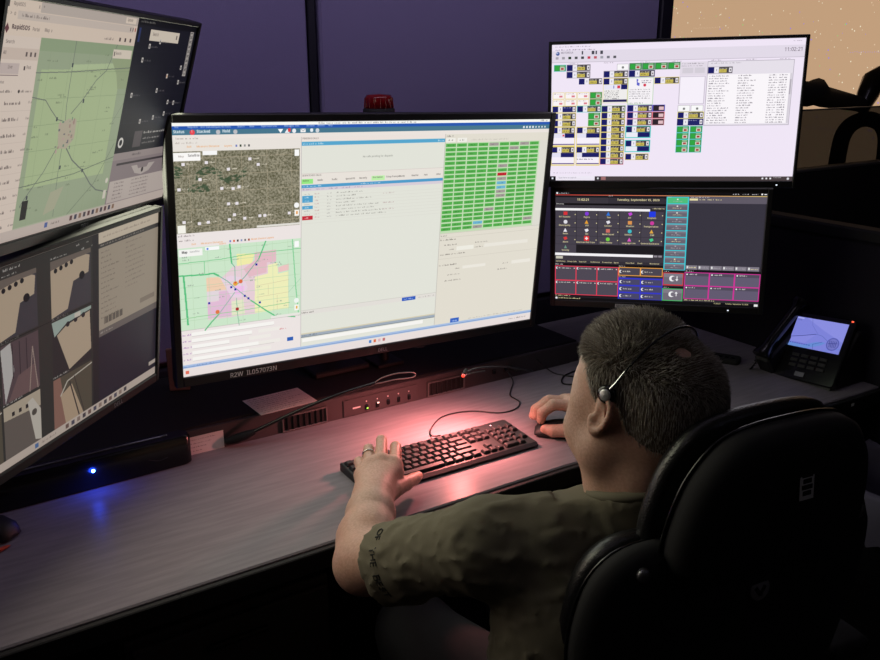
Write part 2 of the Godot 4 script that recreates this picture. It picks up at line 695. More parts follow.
	sc.position = Vector3(0, 0.93, 0.034)
	panel_light(d, "glow", at(Vector3(0, 0.93, 0.06), yaw(180)), 3.44, 1.84, Color8(201, 165, 130), 0.3)

const WASH_E := 1.45

# ceiling-hung strip that washes the purple partition; its back and top are opaque
func wall_washer(p: Vector3, w: float) -> void:
	var o := thing("wall_washer_light", "long ceiling strip light turned towards the purple partition", "light", p)
	part("housing", box(Vector3(w + 0.04, 0.17, 0.05), 0.004, Vector3(0, -0.10, 0.03)), M.soft_black, o)
	for x in [-1.2, 1.2]:
		part("hanger", box(Vector3(0.02, 0.03, 0.02), 0.002, Vector3(x, -0.01, 0.03)), M.soft_black, o)
	part("diffuser", box(Vector3(w, 0.14, 0.006), 0.001, Vector3(0, -0.10, 0.001)), glow("washer_glow", Color(0.92, 0.87, 1.0), 0.5), o)
	panel_light(o, "glow", at(Vector3(0, -0.10, -0.006)), w, 0.14, Color(0.92, 0.87, 1.0), WASH_E)

func ceiling_light(label: String, p: Vector3, w: float, l: float, c: Color, e: float) -> void:
	var o := thing("ceiling_light", label, "light", p)
	part("frame", box(Vector3(w + 0.04, 0.02, l + 0.04), 0.003, Vector3(0, -0.01, 0)), M.white_print, o)
	part("diffuser", box(Vector3(w, 0.006, l), 0.001, Vector3(0, -0.022, 0)), glow("ceiling_glow", c, 0.3), o)
	panel_light(o, "glow", at(Vector3(0, -0.032, 0), Basis(Vector3.RIGHT, -PI / 2)), w, l, c, e)

# ------------------------------------------------------------------ the console desk
const TOP := 0.75
const RISER := -1.765

func build_desk() -> void:
	var d := thing("console_desk", "long grey laminate console desk with a black edge", "desk", Vector3(0.95, 0, -1.5))
	# outline in x, z of the work surface
	var o := PackedVector2Array()
	for p in [[-0.95, -1.268], [0.3, -1.268], [1.15, -1.268], [1.35, -1.258], [1.55, -1.235], [1.75, -1.20], [1.95, -1.170], [2.10, -1.163], [2.185, -1.163], [2.185, -2.115], [1.66, -2.115], [1.64, -1.80], [1.60, -1.768], [-0.95, -1.768]]:
		o.append(Vector2(p[0], p[1]))
	var flat := Basis(Vector3.RIGHT, PI / 2)   # x, y, z -> x, -z, y
	var up := PackedVector2Array()
	for p in o:
		up.append(Vector2(p.x, p.y))
	var st := S()
	slab(st, up, -TOP, -TOP + 0.028, at(Vector3.ZERO, flat), 0.003)
	part("worktop", done(st), M.laminate, d, true)
	# black edging round the front
	st = S()
	for i in 8:
		var a := Vector3(o[i].x, TOP - 0.022, o[i].y)
		var b := Vector3(o[i + 1].x, TOP - 0.022, o[i + 1].y)
		var m := (a + b) / 2
		bx(st, Vector3((b - a).length() + 0.002, 0.040, 0.012), at(m + Vector3(0, -0.003, 0.007), Basis(Vector3.UP, atan2(-(b.z - a.z), b.x - a.x))), 0.002)
	part("edge_band", done(st), M.soft_black, d, true)
	# frame and panels below
	part("beam", box(Vector3(3.0, 0.06, 0.05), 0.003, Vector3(0.6, 0.68, -1.45)), M.soft_black, d, true)
	part("modesty_panel", box(Vector3(3.0, 0.56, 0.02), 0.003, Vector3(0.6, 0.42, -1.72)), M.dark_fabric, d, true)
	for x in [-0.82, 0.22, 1.72, 2.12]:
		st = S()
		bx(st, Vector3(0.07, 0.70, 0.09), at(Vector3(x, 0.37, -1.50)), 0.004)
		bx(st, Vector3(0.08, 0.03, 0.46), at(Vector3(x, 0.015, -1.48)), 0.004)
		part("leg", done(st), M.soft_black, d, true)
	part("name_tag", box(Vector3(0.012, 0.008, 0.001), 0.0002, Vector3(2.045, TOP - 0.018, -1.149)), M.white_print, d, true)
	var ped := thing("pedestal", "dark grey drawer pedestal under the desk", "cabinet", Vector3(0.42, 0, -1.53))
	part("body", box(Vector3(0.40, 0.60, 0.32), 0.004, Vector3(0, 0.31, 0)), M.dark_metal, ped)
	for k in 3:
		var dr := part("drawer", box(Vector3(0.385, 0.185, 0.018), 0.004, Vector3(0, 0.115 + k * 0.195, 0.168)), M.dark_metal, ped)
		part("handle", box(Vector3(0.12, 0.012, 0.014), 0.003, Vector3(0, 0.165 + k * 0.195, 0.183)), M.black_plastic, dr)
	# the rear deck that carries the monitors, with its fascia
	var r := thing("monitor_deck", "raised black deck along the back of the desk with a plum fascia", "console", Vector3(0.35, 0, -1.95))
	part("deck", box(Vector3(2.58, 0.022, 0.355), 0.003, Vector3(0.35, 0.799, -1.9575)), M.soft_black, r, true)
	part("back_panel", box(Vector3(2.58, 0.5, 0.02), 0.003, Vector3(0.35, 0.54, -2.125)), M.soft_black, r, true)
	part("fascia", box(Vector3(2.58, 0.066, 0.012), 0.002, Vector3(0.35, 0.7735, -1.774)), M.dark_metal, r, true)
	for x in [0.756, 1.165]:
		var v := part("vent", box(Vector3(0.118, 0.042, 0.004), 0.0015, Vector3(x, 0.772, -1.7665)), M.soft_black, r, true)
		st = S()
		for s in [-1.0, 1.0]:
			bx(st, Vector3(0.118, 0.004, 0.006), at(Vector3(x, 0.772 + s * 0.019, -1.763)), 0.001)
			bx(st, Vector3(0.004, 0.034, 0.006), at(Vector3(x + s * 0.057, 0.772, -1.763)), 0.001)
		part("rim", done(st), M.dull_metal, v)
		for k in 7:
			part("slat", box(Vector3(0.0025, 0.034, 0.006), 0.0008, Vector3(x - 0.045 + k * 0.015, 0.772, -1.763)), M.black_plastic, v)
	var sw := part("switch_plate", box(Vector3(0.215, 0.044, 0.004), 0.0015, Vector3(0.968, 0.773, -1.7665)), M.dark_metal, r, true)
	part("print", box(Vector3(0.022, 0.004, 0.0006), 0.0001, Vector3(0.897, 0.770, -1.7642)), M.white_print, sw)
	for k in 5:
		var x := 0.925 + k * 0.031
		var b := part("switch", box(Vector3(0.008, 0.014, 0.006), 0.0015, Vector3(x, 0.766, -1.7625)), M.gloss_black, sw)
		part("mark", box(Vector3(0.003, 0.003, 0.0008), 0.0002, Vector3(x, 0.781, -1.7642)), M.white_print, b)
		if k == 0:
			part("indicator_light", box(Vector3(0.005, 0.003, 0.001), 0.0003, Vector3(x, 0.764, -1.7590)), glow("green_led", Color8(150, 255, 90), 1.2), b)
		if k == 1:
			part("indicator_light", box(Vector3(0.006, 0.004, 0.001), 0.0003, Vector3(x, 0.772, -1.7590)), glow("white_led", Color8(255, 235, 225), 0.8), b)
	part("socket", box(Vector3(0.012, 0.012, 0.003), 0.001, Vector3(1.325, 0.778, -1.7665)), M.gloss_black, r, true)
	part("socket", box(Vector3(0.012, 0.012, 0.003), 0.001, Vector3(1.365, 0.778, -1.7665)), M.gloss_black, r, true)

# ------------------------------------------------------------------ monitors
func screen_material(called: String, im: Image, energy: float) -> StandardMaterial3D:
	var m := mat(called, Color8(6, 6, 7), 0.42, 0.0, 0.28)
	m.emission_enabled = true
	m.emission = Color.BLACK
	m.emission_operator = BaseMaterial3D.EMISSION_OP_ADD
	m.emission_texture = ImageTexture.create_from_image(im)
	m.emission_energy_multiplier = energy
	m.texture_repeat = false
	return m

func average(im: Image) -> Color:
	var s := im.duplicate() as Image
	s.resize(1, 1, Image.INTERPOLATE_LANCZOS) if false else s.resize(16, 9, Image.INTERPOLATE_TRILINEAR)
	var c := Color(0, 0, 0)
	for y in 9:
		for x in 16:
			c += s.get_pixel(x, y).srgb_to_linear()
	c /= 144.0
	c.a = 1.0
	return c

const SCREEN_LIGHT := 0.9    # share of a screen's light that its area light carries besides the glowing face

func monitor(label: String, p: Vector3, b: Basis, w: float, h: float, side: float, chin: float, im: Image, energy: float, group := "", share := 1.0) -> Node3D:
	var o := thing("monitor", label, "monitor", p, b, group)
	var st := S()
	var d := 0.018
	for s in [-1.0, 1.0]:
		bx(st, Vector3(side, h + side + chin, d), at(Vector3(s * (w / 2 + side / 2), (side - chin) / 2, -0.004)), 0.0015)
	bx(st, Vector3(w, side, d), at(Vector3(0, h / 2 + side / 2, -0.004)), 0.0015)
	bx(st, Vector3(w, chin, d), at(Vector3(0, -h / 2 - chin / 2, -0.004)), 0.0015)
	part("bezel", done(st), M.bezel_black, o)
	st = S()
	var rings := []
	for e in [[0.0, -0.008], [0.0, -0.02], [0.06, -0.045], [0.10, -0.052]]:
		var ring := PackedVector3Array()
		for c in round_rect(w + 2 * side - e[0] * 2, h + side + chin - e[0] * 1.4, 0.012, 3):
			ring.append(Vector3(c.x, c.y + (side - chin) / 2, e[1]))
		rings.append(ring)
	loft(st, rings, Transform3D(), false)
	part("housing", done(st), M.black_plastic, o)
	var sm := screen_material("screen_print", im, energy)
	part("screen", sheet(w, h), sm, o)
	st = S()
	bx(st, Vector3(0.11, 0.11, 0.02), at(Vector3(0, -0.02, -0.062)), 0.003)
	bx(st, Vector3(0.05, 0.05, 0.06), at(Vector3(0, -0.02, -0.10)), 0.006)
	part("mount", done(st), M.black_plastic, o)
	var c := average(im)
	var e := share * SCREEN_LIGHT * energy * w * h / PI
	panel_light(o, "glow", at(Vector3(0, 0, 0.004), yaw(180)), w, h, c.linear_to_srgb(), e)
	return o

func power_light(o: Node3D, p: Vector3, c: Color) -> void:
	part("power_light", box(Vector3(0.004, 0.003, 0.001), 0.0004, p), glow("power_led", c, 1.0), o)

func build_monitors() -> void:
	var o := monitor("large black monitor showing maps, a green button grid and pale windows", Vector3(0.940, 1.208, -1.696), facing(0, -3.8, -1.6), 0.941, 0.529, 0.016, 0.022, screen_main(), 1.0)
	var lo := part("maker_logo", letters("DELL", 0.0085), M.grey_print, o)
	lo.position = Vector3(0.012, -0.277, 0.0056)
	lo = part("asset_label", letters("R2W  IL057073N", 0.0105), M.white_print, o)
	lo.position = Vector3(-0.315, -0.2765, 0.0056)
	part("buttons", box(Vector3(0.03, 0.002, 0.002), 0.0005, Vector3(0.12, -0.2885, 0.004)), M.black_plastic, o)
	o = monitor("black monitor showing a white radio console with small navy and yellow tiles", Vector3(1.672, 1.474, -1.515), facing(-44.2, -0.4, 1.4), 0.597, 0.336, 0.008, 0.018, screen_radio(), 1.0, "pair of monitors on the pole beside the phone")
	power_light(o, Vector3(0.262, -0.178, 0.0056), Color8(230, 240, 255))
	o = monitor("black monitor showing a dark phone console with red, blue and magenta tiles", Vector3(1.665, 1.127, -1.526), facing(-48.4, -1.4, 1.8), 0.527, 0.296, 0.013, 0.018, screen_calls(), 1.0, "pair of monitors on the pole beside the phone")
	power_light(o, Vector3(0.19, -0.158, 0.0056), Color8(230, 240, 255))
	var tg := part("asset_label", box(Vector3(0.05, 0.010, 0.0008), 0.0002, Vector3(-0.075, -0.158, 0.0058)), M.grey_print, o)
	lo = part("print", letters("MC-WP01", 0.007), M.shirt_print, tg)
	lo.position = Vector3(-0.075, -0.158, 0.0064)
	o = monitor("black monitor showing a green county map beside a dark street map", Vector3(0.313, 1.506, -1.483), facing(49.7, -17.05, -1.6), 0.597, 0.336, 0.009, 0.018, screen_county(), 0.62, "pair of stacked monitors at the end of the desk by the blue light", 15.0)
	lo = part("maker_logo", letters("DELL", 0.0085), M.grey_print, o)
	lo.position = Vector3(-0.01, -0.177, 0.0056)
	o = monitor("black monitor showing a grid of camera views beside a pale window", Vector3(0.184, 1.153, -1.441), facing(42.0, -9.1, 1.95), 0.597, 0.336, 0.009, 0.018, screen_cameras(), 0.56, "pair of stacked monitors at the end of the desk by the blue light", 11.0)
	lo = part("maker_logo", letters("DELL", 0.0085), M.grey_print, o)
	lo.position = Vector3(0.17, -0.177, 0.0056)
	# poles that carry them
	pole("thick black pole and arm behind the large monitor", Vector3(0.93, 0.81, -1.98), 1.32, [[Vector3(0.93, 1.19, -1.98), Vector3(0.935, 1.19, -1.815)]])
	pole("black pole with two arms behind the pair of monitors beside the phone", Vector3(1.88, 0.75, -1.74), 1.56, [[Vector3(1.88, 1.45, -1.74), Vector3(1.755, 1.455, -1.595)], [Vector3(1.88, 1.10, -1.74), Vector3(1.755, 1.108, -1.605)]])
	pole("black pole with two arms behind the stacked monitors by the blue light", Vector3(0.055, 0.81, -1.87), 1.60, [[Vector3(0.055, 1.50, -1.87), Vector3(0.235, 1.46, -1.55)], [Vector3(0.055, 1.13, -1.87), Vector3(0.115, 1.12, -1.515)]])

func pole(label: String, base: Vector3, top: float, arms: Array) -> void:
	var o := thing("monitor_pole", label, "stand", base)
	var st := S()
	bx(st, Vector3(0.16, 0.016, 0.16), at(base + Vector3(0, 0.008, 0)), 0.004)
	part("foot", done(st), M.black_plastic, o, true)
	st = S()
	tube(st, [base + Vector3(0, 0.012, 0), Vector3(base.x, top, base.z)], 0.02, 14)
	part("post", done(st), M.black_plastic, o, true)
	for a in arms:
		st = S()
		tube(st, a, 0.018, 10)
		tube(st, [a[0] - Vector3(0, 0.03, 0), a[0] + Vector3(0, 0.03, 0)], 0.028, 12)
		part("arm", done(st), M.black_plastic, o, true)

# ------------------------------------------------------------------ prints on screens
var ts: TextServer
var face := {}

func R(im: Image, x: int, y: int, w: int, h: int, c: Color) -> void:
	im.fill_rect(Rect2i(x, y, w, h), c)

func box_line(im: Image, x: int, y: int, w: int, h: int, c: Color, t := 1) -> void:
	R(im, x, y, w, t, c)
	R(im, x, y + h - t, w, t, c)
	R(im, x, y, t, h, c)
	R(im, x + w - t, y, t, h, c)

# lettering, drawn glyph by glyph
func T(im: Image, x: float, y: float, text: String, size: int, c: Color, bold := false) -> float:
	if ts == null:
		ts = TextServerManager.get_primary_interface()
	var fk := "b" if bold else "r"
	if not face.has(fk):
		var f := SystemFont.new()
		f.font_names = PackedStringArray(["Droid Sans"])
		f.font_weight = 700 if bold else 400
		face[fk] = [f, f.get_rids()[0], {}]
	var rid: RID = face[fk][1]
	var atlas: Dictionary = face[fk][2]
	var sz := Vector2i(size, 0)
	for k in text.length():
		var g := ts.font_get_glyph_index(rid, size, text.unicode_at(k), 0)
		ts.font_render_glyph(rid, sz, g)
		var key := "%d_%d" % [size, g]
		if not atlas.has(key):
			atlas[key] = [ts.font_get_texture_image(rid, sz, ts.font_get_glyph_texture_idx(rid, sz, g)) if ts.font_get_glyph_size(rid, sz, g).x > 0 else null, ts.font_get_glyph_uv_rect(rid, sz, g), ts.font_get_glyph_offset(rid, sz, g), ts.font_get_glyph_advance(rid, size, g).x]
		var e: Array = atlas[key]
		if e[0] != null:
			var r: Rect2 = e[1]
			var ox := int(x + e[2].x)
			var oy := int(y + size * 0.85 + e[2].y)
			for j in int(r.size.y):
				for i in int(r.size.x):
					var a: float = e[0].get_pixel(int(r.position.x) + i, int(r.position.y) + j).a
					if a > 0.03 and ox + i >= 0 and oy + j >= 0 and ox + i < im.get_width() and oy + j < im.get_height():
						im.set_pixel(ox + i, oy + j, im.get_pixel(ox + i, oy + j).lerp(c, a))
		x += e[3]
	return x

func line(im: Image, pts: Array, w: int, c: Color) -> void:
	for k in pts.size() - 1:
		var a := Vector2(pts[k][0], pts[k][1])
		var b := Vector2(pts[k + 1][0], pts[k + 1][1])
		var n := int(a.distance_to(b)) + 1
		for i in n + 1:
			var p := a.lerp(b, float(i) / n)
			im.fill_rect(Rect2i(int(p.x - w / 2.0 + 0.5), int(p.y - w / 2.0 + 0.5), w, w), c)

func fill(im: Image, pts: Array, c: Color) -> void:
	var y0 := 100000
	var y1 := -1
	for p in pts:
		y0 = mini(y0, int(p[1]))
		y1 = maxi(y1, int(p[1]))
	for y in range(maxi(y0, 0), mini(y1 + 1, im.get_height())):
		var xs := []
		for k in pts.size():
			var a: Array = pts[k]
			var b: Array = pts[(k + 1) % pts.size()]
			if (a[1] <= y + 0.5) != (b[1] <= y + 0.5):
				xs.append(a[0] + (y + 0.5 - a[1]) * (b[0] - a[0]) / float(b[1] - a[1]))
		xs.sort()
		for k in range(0, xs.size() - 1, 2):
			im.fill_rect(Rect2i(int(xs[k]), y, maxi(1, int(xs[k + 1]) - int(xs[k])), 1), c)

func dot(im: Image, x: int, y: int, r: int, c: Color) -> void:
	for j in range(-r, r + 1):
		var w := int(sqrt(float(r * r - j * j)))
		im.fill_rect(Rect2i(x - w, y + j, 2 * w + 1, 1), c)

# short runs of strokes for words too small in the photograph to read
func words(im: Image, x: int, y: int, w: int, h: int, c: Color, rng: RandomNumberGenerator) -> void:
	var e := x
	while e < x + w:
		var n := rng.randi_range(2, 7)
		for k in n:
			if e + 2 > x + w:
				break
			var hh := h if rng.randf() < 0.35 else maxi(2, h * 2 / 3)
			R(im, e, y + h - hh, 1 if rng.randf() < 0.4 else 2, hh, c)
			e += 3
		e += 4

func screen_main() -> Image:
	var im := Image.create(1280, 720, false, Image.FORMAT_RGB8)
	var rng := RandomNumberGenerator.new()
	rng.seed = 5
	var pale := Color8(226, 227, 217)
	var ink := Color8(120, 112, 108)
	im.fill(Color8(232, 226, 219))
	R(im, 0, 0, 1280, 9, Color8(250, 250, 244))
	words(im, 420, 2, 330, 5, Color8(150, 150, 150), rng)
	words(im, 1240, 2, 30, 5, Color8(150, 150, 150), rng)
	R(im, 0, 9, 1280, 9, Color8(40, 88, 178))
	var x := 8
	for t in ["File", "Requests", "Unit Status", "Dispatcher", "Tools", "Search", "View", "Supervisor", "Link", "Messages", "Info", "Window", "Devices", "Help"]:
		T(im, x, 9, t, 7, Color8(220, 228, 245))
		x += 34
	R(im, 0, 18, 1280, 14, Color8(72, 118, 140))
	T(im, 4, 19, "Status", 10, Color8(240, 245, 250), true)
	dot(im, 54, 25, 7, Color8(232, 70, 80))
	T(im, 51, 20, "1", 9, Color.WHITE)
	T(im, 66, 19, "Stacked", 10, Color8(240, 245, 250), true)
	dot(im, 124, 25, 6, Color8(190, 190, 195))
	T(im, 136, 19, "Hold", 10, Color8(240, 245, 250), true)
	dot(im, 172, 25, 6, Color8(190, 190, 195))
	fill(im, [[296, 20], [312, 20], [304, 31]], Color.WHITE)
	fill(im, [[316, 31], [324, 20], [332, 31]], Color8(235, 240, 245))
	R(im, 326, 18, 8, 10, Color8(220, 60, 60))
	dot(im, 344, 25, 6, Color8(235, 240, 245))
	R(im, 364, 20, 16, 10, Color8(240, 240, 240))
	line(im, [[364, 20], [372, 26], [380, 20]], 1, Color8(120, 130, 140))
	dot(im, 398, 24, 5, Color8(235, 240, 245))
	dot(im, 416, 25, 6, Color8(210, 215, 220))
	for k in 8:
		dot(im, 1170 + k * 13, 25, 4 if k < 4 else 3, Color8(225, 232, 238))
	R(im, 0, 32, 1280, 11, Color8(236, 228, 222))
	# satellite map
	words(im, 8, 50, 60, 5, Color8(190, 180, 172), rng)
	words(im, 10, 38, 60, 5, Color8(170, 160, 155), rng)
	T(im, 38, 59, "Exit", 8, Color8(232, 160, 100))
	T(im, 64, 59, "Measure Distance", 8, Color8(232, 160, 100))
	T(im, 140, 59, "Layers", 8, Color8(232, 160, 100))
	for k in 4:
		R(im, 172 + k * 12, 60, 5, 6, [Color8(120, 130, 190), Color8(40, 60, 40), Color8(140, 140, 140), Color8(90, 90, 90)][k])
	var nz := FastNoiseLite.new()
	nz.seed = 9
	nz.frequency = 0.11
	nz.fractal_octaves = 3
	var big := FastNoiseLite.new()
	big.seed = 4
	big.frequency = 0.018
	var woods := Color8(52, 74, 52)
	for j in 222:
		for i in 362:
			var v := nz.get_noise_2d(i, j) * 0.6 + rng.randf_range(-0.35, 0.35) + big.get_noise_2d(i, j) * 0.25
			var c := Color8(104, 102, 86).lerp(Color8(172, 165, 142), clampf(0.42 + v, 0, 1)) if v > -0.22 else Color8(88, 86, 62)
			var dx := absf(i - 130.0) / 90.0
			var n2 := nz.get_noise_2d(i * 0.35 + 300, j * 0.8)
			if (absf(j - 66 - 14 * sin(i * 0.05)) < 11 and dx < 0.8 and n2 > -0.05) or (absf(i - 66) < 30 and absf(j - 100) < 12 and n2 > 0.0) or (i < 24 and j > 34 and j < 70 and n2 > 0.0):
				c = c.lerp(woods, 0.75)
			im.set_pixel(i, 75 + j, c)
	for k in 5:
		line(im, [[0, 95 + k * 46], [362, 90 + k * 47]], 1, Color8(176, 164, 140))
		line(im, [[40 + k * 74, 75], [44 + k * 74, 296]], 1, Color8(176, 164, 140))
	for p in [[22, 105], [85, 102], [208, 96], [232, 112], [146, 122], [66, 147], [8, 172], [126, 174], [158, 176], [175, 172], [144, 218], [168, 218], [160, 250], [60, 268], [85, 266], [145, 263], [190, 262], [235, 258], [250, 258], [325, 256], [18, 262]]:
		R(im, p[0], p[1], 9, 8, Color8(232, 226, 232))
		words(im, p[0] + 14, p[1] + 1, 18, 4, Color8(222, 214, 196), rng)
	R(im, 0, 78, 74, 22, Color8(250, 248, 246))
	T(im, 14, 84, "Map", 8, Color8(150, 140, 135))
	T(im, 40, 82, "Satellite", 9, Color8(90, 85, 85))
	R(im, 80, 75, 40, 11, Color8(246, 246, 246))
	R(im, 346, 78, 14, 18, Color8(250, 250, 250))
	R(im, 346, 252, 14, 18, Color8(250, 246, 240))
	R(im, 351, 256, 5, 9, Color8(226, 150, 60))
	dot(im, 352, 238, 8, Color8(248, 248, 248))
	R(im, 4, 274, 22, 22, Color8(244, 242, 232))
	R(im, 230, 290, 134, 6, Color8(225, 222, 215))
	# county map
	R(im, 0, 297, 366, 423, Color8(236, 228, 226))
	words(im, 4, 301, 46, 5, Color8(150, 140, 140), rng)
	words(im, 6, 314, 40, 5, Color8(150, 140, 140), rng)
	T(im, 40, 325, "Exit", 8, Color8(232, 160, 100))
	T(im, 66, 325, "Measure Distance", 8, Color8(232, 160, 100))
	T(im, 118, 331, "Layers", 7, Color8(232, 160, 100))
	T(im, 212, 325, "Reset Device Layers", 8, Color8(232, 150, 90))
	for k in 6:
		R(im, 148 + k * 11, 326, 5, 6, [Color8(120, 130, 190), Color8(220, 90, 40), Color8(60, 60, 60), Color8(140, 150, 190), Color8(110, 110, 110), Color8(160, 70, 40)][k])
	R(im, 0, 338, 366, 240, Color8(204, 230, 202))
	fill(im, [[78, 440], [120, 436], [160, 402], [228, 400], [286, 370], [286, 400], [260, 440], [226, 470], [226, 555], [80, 556]], Color8(230, 206, 214))
	fill(im, [[168, 368], [222, 371], [214, 400], [168, 404]], Color8(240, 236, 170))
	fill(im, [[222, 368], [288, 366], [288, 402], [260, 402], [258, 432], [204, 440], [188, 414], [222, 392]], Color8(228, 188, 198))
	fill(im, [[294, 420], [328, 412], [328, 432], [296, 436]], Color8(236, 196, 194))
	fill(im, [[221, 442], [262, 436], [262, 410], [292, 406], [294, 440], [327, 436], [328, 552], [220, 553], [221, 500]], Color8(238, 238, 186))
	fill(im, [[79, 429], [112, 430], [150, 456], [150, 470], [78, 470]], Color8(240, 206, 178))
	fill(im, [[78, 470], [113, 470], [113, 500], [80, 502]], Color8(226, 214, 220))
	fill(im, [[113, 474], [148, 474], [148, 553], [79, 550], [80, 504], [113, 502]], Color8(226, 188, 214))
	fill(im, [[150, 508], [186, 506], [190, 552], [150, 552]], Color8(228, 230, 200))
	fill(im, [[120, 436], [150, 430], [186, 440], [200, 470], [186, 500], [150, 496]], Color8(232, 210, 226))
	fill(im, [[160, 462], [190, 466], [186, 490], [162, 488]], Color8(240, 190, 236))
	for k in 7:
		line(im, [[4, 352 + k * 33], [362, 346 + k * 34]], 1, Color8(176, 210, 172))
		line(im, [[36 + k * 48, 340], [40 + k * 48, 576]], 1, Color8(188, 214, 182))
	for r in [[[226, 470], [328, 462]], [[226, 505], [328, 500]], [[262, 470], [262, 500]], [[290, 505], [290, 550]], [[80, 458], [148, 456]], [[150, 530], [220, 528]]]:
		line(im, r, 1, Color8(206, 190, 160))
	var road := Color8(92, 192, 128)
	line(im, [[0, 381], [120, 379], [200, 372], [366, 369]], 2, Color8(120, 200, 140))
	line(im, [[149, 338], [151, 372], [153, 393]], 4, road)
	line(im, [[153, 393], [162, 406], [162, 453]], 2, Color8(110, 180, 150))
	line(im, [[256, 338], [246, 362], [234, 389]], 3, road)
	line(im, [[234, 389], [191, 438], [167, 459]], 2, Color8(120, 170, 150))
	line(im, [[0, 416], [74, 419], [100, 418], [114, 427]], 4, road)
	line(im, [[114, 427], [140, 446], [161, 468], [208, 512]], 2, Color8(130, 180, 160))
	line(im, [[208, 512], [258, 552], [283, 570], [347, 582]], 3, road)
	line(im, [[69, 585], [92, 560], [111, 542]], 3, Color8(100, 190, 130))
	line(im, [[111, 542], [160, 482]], 2, Color8(150, 180, 170))
	line(im, [[14, 417], [17, 470], [21, 560]], 5, road)
	line(im, [[0, 543], [60, 541], [165, 540], [330, 534]], 2, Color8(150, 205, 150))
	line(im, [[165, 500], [166, 540], [171, 584]], 2, Color8(140, 190, 160))
	line(im, [[339, 340], [346, 430], [350, 486], [360, 578]], 3, Color8(130, 205, 150))
	line(im, [[74, 380], [74, 419]], 2, Color8(130, 205, 150))
	line(im, [[328, 500], [350, 478], [366, 462]], 1, Color8(130, 190, 150))
	for p in [[227, 405], [150, 465], [162, 473], [190, 496], [201, 505], [236, 522], [84, 505]]:
		R(im, p[0] - 3, p[1] - 3, 6, 6, Color8(30, 40, 160))
	dot(im, 162, 455, 7, Color8(226, 170, 60))
	dot(im, 162, 452, 3, Color8(220, 80, 70))
	dot(im, 178, 450, 6, Color8(222, 110, 70))
	dot(im, 107, 534, 6, Color8(226, 120, 70))
	dot(im, 166, 533, 5, Color8(170, 50, 50))
	for k in 26:
		words(im, rng.randi_range(4, 330), rng.randi_range(345, 570), 18, 4, Color8(150, 166, 150), rng)
	R(im, 4, 342, 66, 20, Color8(244, 244, 240))
	T(im, 12, 347, "Map", 8, Color8(70, 70, 70), true)
	T(im, 34, 346, "Satellite", 8, Color8(150, 150, 150))
	R(im, 78, 340, 40, 10, Color8(248, 248, 248))
	dot(im, 84, 345, 3, Color8(90, 130, 220))
	R(im, 346, 346, 14, 18, Color8(250, 250, 250))
	dot(im, 352, 530, 8, Color8(240, 244, 240))
	R(im, 346, 544, 14, 18, Color8(248, 246, 240))
	R(im, 351, 548, 5, 9, Color8(226, 170, 60))
	R(im, 0, 578, 366, 1, Color8(180, 170, 170))
	R(im, 270, 570, 94, 8, Color8(232, 230, 224))
	# form below the county map
	for k in 5:
		var yy := 590 + k * 19
		words(im, 4, yy, 24, 5, Color8(180, 140, 190), rng)
		R(im, 30, yy - 3, 250 - (k % 3) * 70, 11, Color8(246, 244, 240))
		R(im, 30, yy + 8, 250 - (k % 3) * 70, 1, Color8(190, 182, 180))
		if k > 0:
			R(im, 200 + (k % 2) * 30, yy - 3, 70, 11, Color8(238, 234, 228))
	words(im, 298, 612, 22, 5, Color8(200, 70, 80), rng)
	R(im, 322, 646, 20, 12, Color8(48, 96, 180))
	# middle column: requests
	R(im, 366, 43, 2, 640, Color8(196, 190, 188))
	R(im, 368, 44, 490, 640, pale)
	R(im, 368, 44, 490, 11, Color8(236, 226, 220))
	T(im, 370, 45, "PENDING CALLS", 7, ink)
	R(im, 368, 57, 490, 11, Color8(86, 166, 206))
	words(im, 372, 60, 70, 5, Color8(190, 220, 235), rng)
	words(im, 832, 60, 22, 5, Color8(210, 230, 240), rng)
	T(im, 566, 101, "No calls pending for dispatch", 8, Color8(140, 140, 134))
	R(im, 368, 148, 490, 1, Color8(205, 190, 186))
	R(im, 368, 149, 490, 32, Color8(232, 226, 218))
	T(im, 370, 151, "DISPATCHED CALLS", 7, ink)
	R(im, 368, 164, 36, 14, Color8(150, 232, 130))
	x = 372
	for t in ["Active", "Medic", "Traffic", "Special PD", "Recently", "Fire Station", "T-Stop/Transport", "County", "Weather", "Park", "Other"]:
		if t == "Fire Station":
			R(im, x - 4, 164, 46, 14, Color8(190, 240, 170))
		T(im, x, 166, t, 7, Color8(90, 84, 82))
		x += 46
	R(im, 368, 181, 490, 9, Color8(80, 156, 202))
	words(im, 372, 183, 60, 4, Color8(190, 220, 235), rng)
	words(im, 560, 183, 70, 4, Color8(220, 235, 240), rng)
	R(im, 368, 190, 490, 9, Color8(216, 206, 216))
	for k in 5:
		words(im, 372 + k * 42, 192, 28, 4, Color8(150, 140, 160), rng)
	for k in 9:
		var yy := 203 + k * 10
		if k in [1, 2, 4]:
			R(im, 370, yy, 34, 10, Color8(84, 162, 204))
			words(im, 378, yy + 3, 16, 4, Color8(200, 226, 240), rng)
		elif k == 7:
			R(im, 370, yy, 34, 12, Color8(196, 44, 60))
			words(im, 378, yy + 4, 16, 4, Color8(240, 190, 190), rng)
		elif k < 7:
			words(im, 376, yy + 3, 18, 4, Color8(170, 168, 164), rng)
		if k < 8:
			words(im, 410, yy + 3, 16, 4, Color8(196, 160, 160), rng)
			words(im, 450, yy + 3, 16, 4, Color8(170, 168, 164), rng)
			words(im, 480, yy + 3, [90, 70, 120, 70, 150, 130, 170, 175][k], 4, Color8(150, 148, 142), rng)
			if k in [1, 4, 6]:
				words(im, 640, yy + 3, 40, 4, Color8(190, 170, 168), rng)
		R(im, 368, yy + 12, 490, 1, Color8(218, 217, 208))
	R(im, 368, 566, 490, 1, Color8(190, 188, 180))
	R(im, 368, 567, 490, 14, Color8(226, 222, 216))
